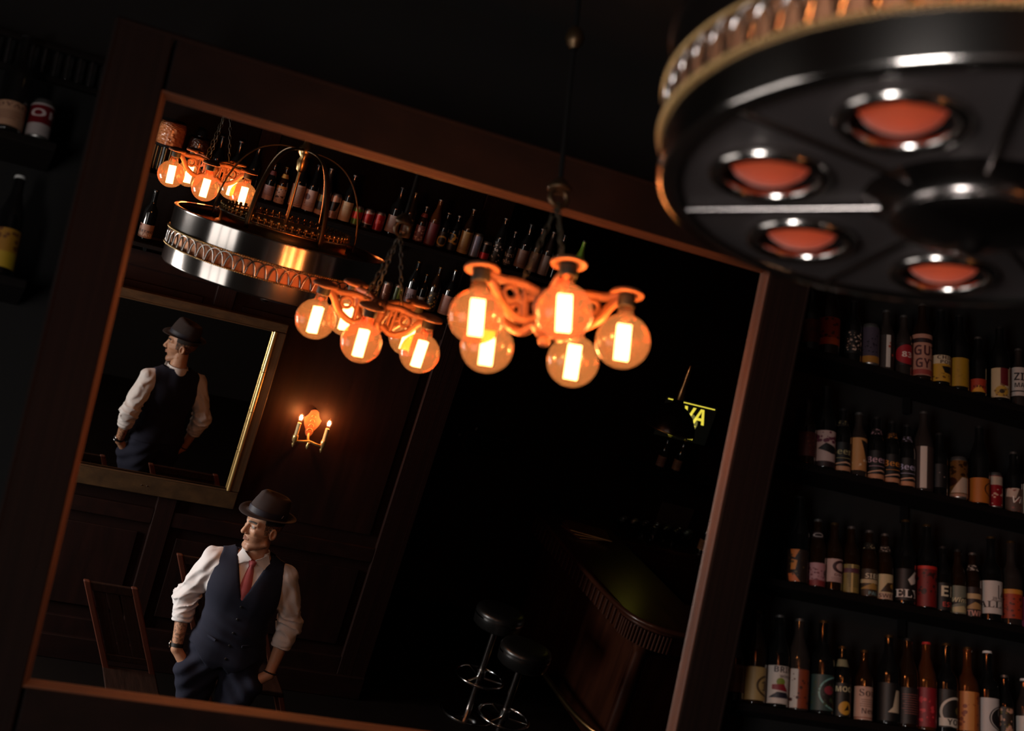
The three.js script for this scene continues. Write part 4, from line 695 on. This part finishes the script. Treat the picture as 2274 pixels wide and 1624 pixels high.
const legD = (x, y, z, g = 0) => { let d = 9; for (const s of [-1, 1]) { d = Math.min(d, smin(cap(x, y, z, [s * 0.085, 0.92, 0.01], [s * 0.105, 0.5, -0.015], 0.088 + g, 0.06 + g), cap(x, y, z, [s * 0.105, 0.5, -0.015], [s * 0.11, 0.09, 0.03], 0.06 + g, 0.042 + g), 0.03)); } return d; };
function handD(x, y, z, s) {
  const W = J.W(s), P = [s * 0.172, 0.805, -0.045];
  let d = cap(x, y, z, W, P, 0.027, 0.031);
  for (let i = 0; i < 4; i++) { const o = (i - 1.5) * 0.019, a = [P[0] + s * -0.004, P[1] - 0.012, P[2] + o], k = [P[0] - s * 0.012, P[1] - 0.055 + Math.abs(i - 1.4) * 0.004, P[2] + o * 1.1 - 0.006], e = [P[0] - s * 0.03, P[1] - 0.088 + Math.abs(i - 1.4) * 0.007, P[2] + o * 1.15 - 0.006]; d = smin(d, Math.min(cap(x, y, z, a, k, 0.0098, 0.009), cap(x, y, z, k, e, 0.009, 0.0078)), 0.008); }
  const t0 = lerp3(W, P, 0.45); d = smin(d, Math.min(cap(x, y, z, t0, [P[0] - s * 0.006, P[1] + 0.015, P[2] - 0.035], 0.013, 0.011), cap(x, y, z, [P[0] - s * 0.006, P[1] + 0.015, P[2] - 0.035], [P[0] - s * 0.02, P[1] - 0.02, P[2] - 0.045], 0.011, 0.009)), 0.014);
  return d;
}
const armD = (x, y, z, s) => smin(cap(x, y, z, J.S(s), J.E(s), 0.053, 0.041), cap(x, y, z, J.E(s), J.W(s), 0.043, 0.027), 0.025);
function bodyD(x, y, z) {
  let d = smin(torso(x, y, z), neckD(x, y, z), 0.03);
  d = smin(d, smin(armD(x, y, z, -1), armD(x, y, z, 1), 0.001), 0.03);
  d = smin(d, legD(x, y, z), 0.04);
  for (const s of [-1, 1]) d = smin(d, cap(x, y, z, [s * 0.11, 0.05, 0.04], [s * 0.125, 0.035, -0.13], 0.04, 0.032), 0.02);
  return d;
}
// ── head, in its own frame: eyes at +0.026, facing -z
function headD(x, y, z) {
  const ax = Math.abs(x);
  let d = ell(x, y, z, [0, 0.065, 0.012], [0.078, 0.098, 0.098]);
  d = smin(d, ell(x, y, z, [0, -0.02, -0.028], [0.060, 0.086, 0.064]), 0.04);
  d = smin(d, cap(ax, y, z, [0.0, -0.098, -0.073], [0.018, -0.095, -0.066], 0.0135), 0.018);                // chin
  d = smin(d, cap(ax, y, z, [0.020, -0.096, -0.066], [0.060, -0.058, 0.0], 0.012, 0.014), 0.025);       // jaw line
  d = smin(d, cap(ax, y, z, [0.046, 0.002, -0.070], [0.064, 0.004, -0.02], 0.012, 0.012), 0.02);        // cheekbone
  d = smin(d, cap(ax, y, z, [0.014, 0.047, -0.092], [0.050, 0.047, -0.070], 0.011, 0.009), 0.018);      // brow
  d = smax(d, -ell(ax, y, z, [0.032, 0.026, -0.098], [0.018, 0.013, 0.018]), 0.014);                    // sockets
  d = smin(d, Math.hypot(ax - 0.032, y - 0.025, z + 0.0745) - 0.0135, 0.003);                            // eyeballs
  d = smin(d, cap(ax, y, z, [0.020, 0.032, -0.086], [0.044, 0.032, -0.078], 0.0045), 0.004);            // upper lid
  d = smin(d, cap(ax, y, z, [0.021, 0.017, -0.084], [0.043, 0.018, -0.077], 0.004), 0.005);             // lower lid
  d = smin(d, cap(x, y, z, [0, 0.036, -0.092], [0, -0.012, -0.113], 0.0085, 0.0125), 0.012);             // nose
  d = smin(d, Math.hypot(ax - 0.012, y + 0.016, z + 0.101) - 0.0085, 0.006);                             // nostril wings
  d = smax(d, -(Math.hypot(ax - 0.007, (y + 0.024) * 1.3, z + 0.106) - 0.004), 0.003);
  d = smin(d, cap(ax, y, z, [0, -0.041, -0.0965], [0.021, -0.046, -0.085], 0.0058, 0.004), 0.005);        // upper lip
  d = smin(d, cap(ax, y, z, [0, -0.053, -0.0955], [0.019, -0.049, -0.085], 0.0062, 0.004), 0.005);        // lower lip
  d = smax(d, -cap(ax, y, z, [0, -0.0468, -0.1025], [0.023, -0.0475, -0.089], 0.0022), 0.003);
  // ears
  const e = smax(ell(ax, y, z, [0.080, 0.008, 0.016], [0.012, 0.032, 0.021]), -ell(ax, y, z, [0.091, 0.011, 0.013], [0.011, 0.022, 0.0125]), 0.003);
  return smin(d, e, 0.006);
}
const SKIN = [0.50, 0.262, 0.158];
function headCol(x, y, z) {
  const ax = Math.abs(x), n = noise(x * 220 + 40, y * 220 + 40, z * 220 + 40);
  let c = SKIN.map(v => v * (0.94 + 0.12 * n));
  const mix = (q, t) => { t = Math.max(0, Math.min(1, t)); c = c.map((v, i) => v + (q[i] - v) * t); };
  if (z < -0.03) {
    const by = 0.049 + 0.004 * Math.sin((ax - 0.014) * 60); mix([0.03, 0.016, 0.010], ax > 0.010 && ax < 0.054 ? (0.0065 - Math.abs(y - by)) * 500 : 0);           // eyebrows
    if (Math.hypot(ax - 0.032, y - 0.025, z + 0.0745) < 0.0148 && Math.abs(y - 0.025) < 0.0072) { c = [0.34, 0.29, 0.26]; const ix = x - (x > 0 ? 0.031 : -0.033); if (Math.hypot(ix + 0.002, y - 0.0255) < 0.0058) c = [0.03, 0.018, 0.010]; }
    mix([0.10, 0.05, 0.035], ax > 0.016 && ax < 0.048 ? (0.0022 - Math.abs(y - 0.0335)) * 500 : 0);                                                             // lashes
    mix([0.34, 0.12, 0.09], (0.0098 - Math.hypot((ax) * 0.40, y + 0.048)) * 260 * (z < -0.085 ? 1 : 0));                                                          // lips
    mix([0.27, 0.135, 0.085], (y < -0.028 ? 0.45 : 0) * (0.5 + n) * (ax < 0.075 ? 1 : 0));                                                                         // stubble
  }
  if (z > -0.035 && y > 0.0 && ax > 0.05 && ax < 0.0795 || z > 0.035 && y > -0.055) mix([0.03, 0.02, 0.014], 0.35 + 0.9 * n);                                      // clipped hair
  return c;
}
{
  const man = thing('person', 'man in fedora, navy waistcoat and pink tie standing with hands in pockets, looking aside', 'person', [1.905, 0, -0.10], 14 * D);
  const HY = 1.640, HYAW = 59 * D, hx = 0.004, hz = -0.022;
  // body: one continuous mesh (head and hands at finer grids, joined in)
  const ink = (x, y, z) => { const L = J.E(-1), W = J.W(-1); const t = (L[1] - y) / (L[1] - W[1]); if (x > -0.19 || t < 0.2 || t > 0.93) return SKIN; const a = Math.atan2(z - (L[2] + (W[2] - L[2]) * t), x - (L[0] + (W[0] - L[0]) * t)); const s = Math.sin(a * 3 + 6 * noise(a * 2 + 5, y * 60 + 3)) * Math.sin(y * 190 + 5 * noise(a * 3, y * 40, 7)); const k = s > 0.15 ? 0.42 : 1; return SKIN.map(v => v * k); };
  const headM = new THREE.Matrix4().makeRotationY(HYAW).setPosition(hx, HY, hz);
  const gHead = surfaceNets(headD, [-0.1, -0.125, -0.135], [0.1, 0.17, 0.13], 0.0028, headCol).applyMatrix4(headM);
  const gBody = surfaceNets(bodyD, [-0.36, -0.01, -0.2], [0.36, 1.62, 0.2], 0.012, () => SKIN);
  const gHands = [-1, 1].map(s => surfaceNets((x, y, z) => smin(handD(x, y, z, s), cap(x, y, z, J.E(s), J.W(s), 0.043, 0.0275), 0.01), [s < 0 ? -0.34 : 0.15, 0.70, -0.14], [s < 0 ? -0.15 : 0.34, 1.09, 0.11], 0.0042, ink));
  part('body', mergeGeometries([gBody, gHead, ...gHands]), std([1, 1, 1], 0.5, 0, { vertexColors: true }), man, 'tanned skin, tattooed forearm');
  // shirt
  const fold = (x, y, z, s) => {
    const E = J.E(s), dy = y - E[1], near = Math.exp(-dy * dy / 0.006), a = Math.atan2(z - 0.03, x - E[0]);
    return 0.0085 * near * (0.62 - Math.pow(1 - Math.abs(Math.sin(dy * 62 + a * 1.1 * s + 5 * noise(x * 16 + 9, y * 14, z * 16 + 9))), 1.6) * 1.5) + 0.0035 * (0.5 - Math.pow(1 - Math.abs(Math.sin((y * 34 + x * s * 40 + z * 30) + 6 * noise(x * 11 + 2, y * 11, z * 11 + 2))), 3)) + 0.011 * (noise(x * 26 + 4, y * 15, z * 26 + 4) - 0.5) + 0.004 * Math.sin((x * s * 0.8 + y * 0.6) * 120 + 5 * noise(x * 14, y * 14, z * 14 + 3)) * Math.exp(-Math.pow(y - 1.33, 2) / 0.02);
  };
  const sleeve = (x, y, z, s) => {
    const S0 = J.S(s), E = J.E(s), W = J.W(s), C = lerp3(E, W, 0.36);
    let d = cap(x, y, z, S0, E, 0.066, 0.064); d = smin(d, cap(x, y, z, E, C, 0.066, 0.056), 0.03);
    d += fold(x, y, z, s);
    const cuff = cap(x, y, z, lerp3(E, W, 0.30), lerp3(E, W, 0.46), 0.056, 0.053) + 0.0025 * Math.sin(y * 260 + 3 * noise(x * 40, y * 40, z * 40));
    const u = [W[0] - E[0], W[1] - E[1], W[2] - E[2]], L = Math.hypot(...u), t = ((x - E[0]) * u[0] + (y - E[1]) * u[1] + (z - E[2]) * u[2]) / L / L;
    return smin(smax(d, (t - 0.40) * L, 0.006), smax(cuff, Math.max((t - 0.49) * L, (0.29 - t) * L), 0.008), 0.008);
  };
  const shirtD = (x, y, z) => {
    let d = smin(torso(x, y, z) - 0.008, neckD(x, y, z) - 0.009, 0.02); d = smax(d, Math.max(1.02 - y, y - 1.478), 0.004);
    return smin(d, Math.min(sleeve(x, y, z, -1), sleeve(x, y, z, 1)), 0.03);
  };
  const cloth = (c, r, o) => phy(c, { roughness: r, sheen: 0.3, sheenRoughness: 0.6, bumpMap: weaveBump, bumpScale: 0.0004, ...o });
  const shirtM = cloth([0.74, 0.71, 0.71], 0.75);
  const shirt = part('shirt', surfaceNets(shirtD, [-0.37, 1.0, -0.17], [0.37, 1.51, 0.17], 0.0055), shirtM, man, 'white shirt with rolled sleeves');
  // waistcoat
  const vestD = (x, y, z) => {
    let d = smin(torso(x, y, z), neckD(x, y, z) + 0.004, 0.03) - 0.0185 - 0.020 * Math.max(0, Math.min(1, (1.06 - y) / 0.16)) + 0.0035 * (noise(x * 18 + 3, y * 12, z * 18 + 3) - 0.5) + 0.002 * Math.sin(y * 95 + x * 40) * Math.exp(-Math.pow(y - 1.06, 2) / 0.01);
    d = smax(d, -Math.max((Math.abs(x) - 0.40 * (y - 1.275)) * 0.93, z + 0.0), 0.004);
    d = smax(d, -(cap(x, y, z, [0, 1.50, -0.012], [0, 1.64, -0.012], 0.086)), 0.005);
    for (const s of [-1, 1]) d = smax(d, -cap(x, y, z, [s * 0.262, 1.47, 0.0], [s * 0.258, 1.27, 0.0], 0.098, 0.085), 0.006);
    const yb = z < 0.03 ? 0.952 - 0.115 * Math.max(0, 1 - Math.abs(Math.abs(x) - 0.05) / 0.125) : 0.945;
    return smax(d, Math.max(yb - y, y - 1.53), 0.004);
  };
  const vestM = cloth([0.0062, 0.0085, 0.025], 0.9, { sheen: 0.05 }), trouM = cloth([0.0052, 0.0075, 0.024], 0.9, { sheen: 0.05 });
  const vest = part('waistcoat', surfaceNets(vestD, [-0.26, 0.81, -0.17], [0.26, 1.51, 0.17], 0.0062), vestM, man, 'dark navy waistcoat');
  const frontZ = (f, x, y) => { let a = -0.35, b = 0.0; for (let i = 0; i < 26; i++) { const m = (a + b) / 2; f(x, y, m) > 0 ? a = m : b = m; } return b; };
  for (let i = 0; i < 5; i++) { const y = 1.235 - i * 0.075, z = frontZ(vestD, 0.008, y); part('button', lathe([[0.0001, 0], [0.007, 0], [0.0075, 0.002], [0.005, 0.0035], [0.0001, 0.003]], 12).rotateX(-Math.PI / 2).translate(0.008, y, z + 0.0005), std([0.02, 0.02, 0.022], 0.25), vest); }
  for (const s of [-1, 1]) part('pocket_welt', rbox(0.085, 0.014, 0.006, 0.002).rotateY(s * -0.55).rotateZ(s * 0.12).translate(s * 0.105, 1.03, frontZ(vestD, s * 0.105, 1.03)), vestM, vest);
  // trousers and shoes
  const trouD = (x, y, z) => { let d = smin(torso(x, y, z) - 0.010, legD(x, y, z, 0.016), 0.05); for (const s of [-1, 1]) d = smin(d, cap(x, y, z, [s * 0.172, 0.795, -0.048], [s * 0.14, 0.68, -0.055], 0.066, 0.05), 0.05); d += 0.004 * Math.sin((y * 60) + Math.abs(x) * 60) * Math.exp(-Math.pow(y - 0.8, 2) / 0.03); return smax(d, Math.max(y - 0.985, 0.055 - y), 0.004); };
  part('trousers', surfaceNets(trouD, [-0.27, 0.04, -0.18], [0.27, 1.03, 0.18], 0.009), trouM, man, 'navy trousers');
  for (const s of [-1, 1]) part('shoe', surfaceNets((x, y, z) => smax(cap(x, y, z, [s * 0.112, 0.045, 0.05], [s * 0.128, 0.03, -0.15], 0.052, 0.042), 0.001 - y, 0.006), [s * 0.12 - 0.08, -0.006, -0.22], [s * 0.12 + 0.08, 0.11, 0.13], 0.008), std([0.012, 0.008, 0.006], 0.3), man);
  // collar: band and two points
  part('collar', (() => {
    const gs = [new THREE.LatheGeometry([[0.083, 1.458], [0.077, 1.500], [0.072, 1.520], [0.068, 1.522], [0.064, 1.466]].map(q => new THREE.Vector2(q[0], q[1])), 32, Math.PI + 0.75, 2 * Math.PI - 1.5).translate(0.001, 0, 0.014)];
    for (const s of [-1, 1]) {
      const te = [[0.010, 1.484], [0.034, 1.500], [0.056, 1.517], [0.070, 1.524]], be = [[0.017, 1.468], [0.045, 1.454], [0.075, 1.437], [0.090, 1.472]];
      const grid = [0, 1, 2, 3].map(i => te.map((q, j) => [q[0] + (be[j][0] - q[0]) * i / 3, q[1] + (be[j][1] - q[1]) * i / 3]));
      const p = [], ix = [], f = (x, y) => Math.min(shirtD(x, y, 0), 9); let n = 0;
      for (const off of [0, 0.0035]) for (const row of grid) for (const [gx, gy] of row) { const z = frontZ((X, Y, Z) => smin(torso(X, Y, Z) - 0.008, neckD(X * 0.72, Y, Z) - 0.012, 0.02), s * gx, gy) - 0.007 + off; p.push(s * gx, gy, z); }
      for (let l = 0; l < 2; l++) for (let i = 0; i < 3; i++) for (let j = 0; j < 3; j++) { const a = l * 16 + i * 4 + j, q = [a, a + 1, a + 5, a + 4]; (s > 0) === (l === 0) ? ix.push(q[0], q[1], q[2], q[0], q[2], q[3]) : ix.push(q[0], q[2], q[1], q[0], q[3], q[2]); }
      const rim = [0, 1, 2, 3, 7, 11, 15, 14, 13, 12, 8, 4]; for (let i = 0; i < rim.length; i++) { const a = rim[i], b = rim[(i + 1) % rim.length]; ix.push(a, b, b + 16, a, b + 16, a + 16); }
      const g = new THREE.BufferGeometry(); g.setAttribute('position', new THREE.Float32BufferAttribute(p, 3)); g.setAttribute('uv', new THREE.Float32BufferAttribute(new Array(64).fill(0.5), 2)); g.setIndex(ix); g.computeVertexNormals(); gs.push(g);
    }
    return gs;
  })(), cloth([0.78, 0.75, 0.74], 0.7, { side: THREE.DoubleSide }), shirt, 'crisp spread collar');
  // tie
  {
    const rows = [[1.482, 0.012], [1.474, 0.021], [1.452, 0.0165], [1.442, 0.013], [1.42, 0.019], [1.38, 0.026], [1.33, 0.031], [1.28, 0.034], [1.24, 0.035]], p = [], ix = [];
    rows.forEach(([y, w], i) => { for (let j = 0; j <= 4; j++) { const u = j / 2 - 1; p.push(u * w, y, frontZ(shirtD, u * w * 0.6, y) - (i < 3 ? 0.020 : 0.010) + u * u * 0.006); } });
    for (let i = 0; i < rows.length - 1; i++) for (let j = 0; j < 4; j++) { const a = i * 5 + j; ix.push(a, a + 5, a + 1, a + 1, a + 5, a + 6); }
    const n0 = p.length / 3; for (let i = 0; i < n0; i++) p.push(p[3 * i], p[3 * i + 1], p[3 * i + 2] + 0.006);
    const m0 = ix.length; for (let i = 0; i < m0; i += 3) ix.push(ix[i] + n0, ix[i + 2] + n0, ix[i + 1] + n0);
    for (let i = 0; i < rows.length - 1; i++) for (const j of [0, 4]) { const a = i * 5 + j, b = a + 5; ix.push(a, b, b + n0, a, b + n0, a + n0); }
    const g = new THREE.BufferGeometry(); g.setAttribute('position', new THREE.Float32BufferAttribute(p, 3)); g.setAttribute('uv', new THREE.Float32BufferAttribute(p.filter((_, i) => i % 3 < 2).map(v => v * 20), 2)); g.setIndex(ix); g.computeVertexNormals();
    part('tie', g, cloth([0.42, 0.095, 0.105], 0.7, { side: THREE.DoubleSide }), man, 'textured coral pink tie');
  }
  // hair under the hat
  part('hair', surfaceNets((x, y, z) => smax(headD(x, y, z) - 0.002, Math.max(-(y - 0.045 - 0.1 * Math.max(0, -z - 0.02)) , -(z + 0.045 - 0.0)), 0.01) + 0.002 * noise(x * 300 + 50, y * 100, z * 300 + 50), [-0.1, -0.02, -0.07], [0.1, 0.18, 0.13], 0.005).applyMatrix4(headM), std([0.014, 0.010, 0.008], 0.7), man);
  // fedora
  {
    const hat = new THREE.Group(); hat.name = 'fedora'; hat.userData.label = 'charcoal felt fedora with navy band'; hat.applyMatrix4(headM); hat.matrixAutoUpdate = true; man.add(hat);
    hat.position.set(hx, HY + 0.088, hz); hat.rotation.set(0, HYAW, 0); hat.rotateX(0.09);
    const felt = phy([0.026, 0.018, 0.018], { roughness: 0.9, sheen: 0.4, sheenRoughness: 0.7 });
    const A = 56, prof = [ // [t: 0 brim edge .. 1 crown centre, radius factor a (x), b (z), height]
      [0.136, 0.157, 0.0], [0.136, 0.157, 0.004], [0.118, 0.14, 0.004], [0.10, 0.125, 0.002], [0.088, 0.109, 0.004], [0.086, 0.107, 0.03], [0.081, 0.101, 0.065], [0.071, 0.089, 0.102], [0.057, 0.073, 0.113], [0.040, 0.052, 0.108], [0.022, 0.030, 0.094], [0.0005, 0.0005, 0.088]];
    const p = [], ix = [];
    prof.forEach(([a, b, y], i) => { for (let j = 0; j < A; j++) { const t = j / A * 2 * Math.PI, c = Math.cos(t), s = Math.sin(t); let x = a * c, z = b * s, yy = y;
      if (i < 4) { const e = (i < 2 ? 1 : i === 2 ? 0.6 : 0.15); yy += e * (-0.012 * Math.max(0, -s) * Math.abs(s) + 0.012 * Math.max(0, s) * s + 0.010 * c * c); }
      if (i >= 5) { const front = Math.max(0, -s), k = (y - 0.03) / 0.08; const pinch = front * front * Math.min(1, Math.abs(c) * 2.2) * 0.5 * Math.max(0, k); x *= 1 - pinch; yy += 0.016 * front * Math.max(0, k) - 0.006 * Math.max(0, s) * Math.max(0, k); if (i >= 8 && i < 11) yy -= 0.0; z += 0.012 * Math.max(0, k) * 1; }
      p.push(x, yy, z); } });
    for (let i = 0; i < prof.length - 1; i++) for (let j = 0; j < A; j++) { const a = i * A + j, b = i * A + (j + 1) % A; ix.push(a, a + A, b, b, a + A, b + A); }
    // underside of brim
    const base = p.length / 3; for (let j = 0; j < A; j++) p.push(p[j * 3], p[j * 3 + 1], p[j * 3 + 2]); for (let j = 0; j < A; j++) { const t = j / A * 2 * Math.PI; p.push(0.084 * Math.cos(t), -0.001, 0.105 * Math.sin(t)); }
    for (let j = 0; j < A; j++) { const a = base + j, b = base + (j + 1) % A; ix.push(a, b, a + A, b, b + A, a + A); }
    const g = new THREE.BufferGeometry(); g.setAttribute('position', new THREE.Float32BufferAttribute(p, 3)); g.setIndex(ix); g.setAttribute('uv', new THREE.Float32BufferAttribute(p.filter((_, i) => i % 3 < 2).map(v => v * 8), 2)); g.computeVertexNormals();
    felt.side = THREE.DoubleSide; part('felt_shell', g, felt, hat);
    const band = lathe([[1.0, 0.005], [1.005, 0.02], [0.985, 0.036]], 48); band.scale(0.0885, 1, 0.1095); part('hat_band', band, std([0.010, 0.010, 0.022], 0.6, 0, { side: THREE.DoubleSide }), hat, 'dark navy ribbon band');
    part('feather_pin', rod([0.0895, 0.02, 0.03], [0.0895, 0.036, 0.036], 0.0018, 5), capM.silver, hat);
  }
  // wrist watch and bracelet
  {
    const E = J.E(-1), W = J.W(-1), c = lerp3(E, W, 0.93), dir = V(W[0] - E[0], W[1] - E[1], W[2] - E[2]).normalize();
    const w = new THREE.Group(); w.name = 'wrist_watch'; w.userData.label = 'steel wrist watch on a dark strap'; w.position.set(...c); w.quaternion.setFromUnitVectors(V(0, 1, 0), dir); man.add(w);
    part('strap', new THREE.CylinderGeometry(0.0335, 0.0335, 0.02, 28, 1, true), std([0.01, 0.008, 0.007], 0.5, 0, { side: THREE.DoubleSide }), w);
    const face = new THREE.Group(); face.name = 'watch_case'; face.rotation.y = 0.9; w.add(face);
    part('bezel', [new THREE.TorusGeometry(0.0175, 0.0035, 10, 30).translate(0, 0, -0.037), cyl(0.018, 0.018, 0.009, 0, 0, 0, 30).rotateX(-Math.PI / 2).translate(0, 0, -0.028)], M.chrome, face);
    const b2 = new THREE.Group(); const Er = J.E(1), Wr = J.W(1); b2.name = 'bracelet'; b2.position.set(...lerp3(Er, Wr, 0.96)); b2.quaternion.setFromUnitVectors(V(0, 1, 0), V(Wr[0] - Er[0], Wr[1] - Er[1], Wr[2] - Er[2]).normalize()); man.add(b2);
    const sp = new THREE.SphereGeometry(0.005, 8, 6); for (let i = 0; i < 22; i++) { const a = i / 22 * 6.2832; const m = part('bead', sp, capM.black, b2); m.position.set(Math.cos(a) * 0.032, 0, Math.sin(a) * 0.032); }
  }
}

renderer.render(scene, camera);
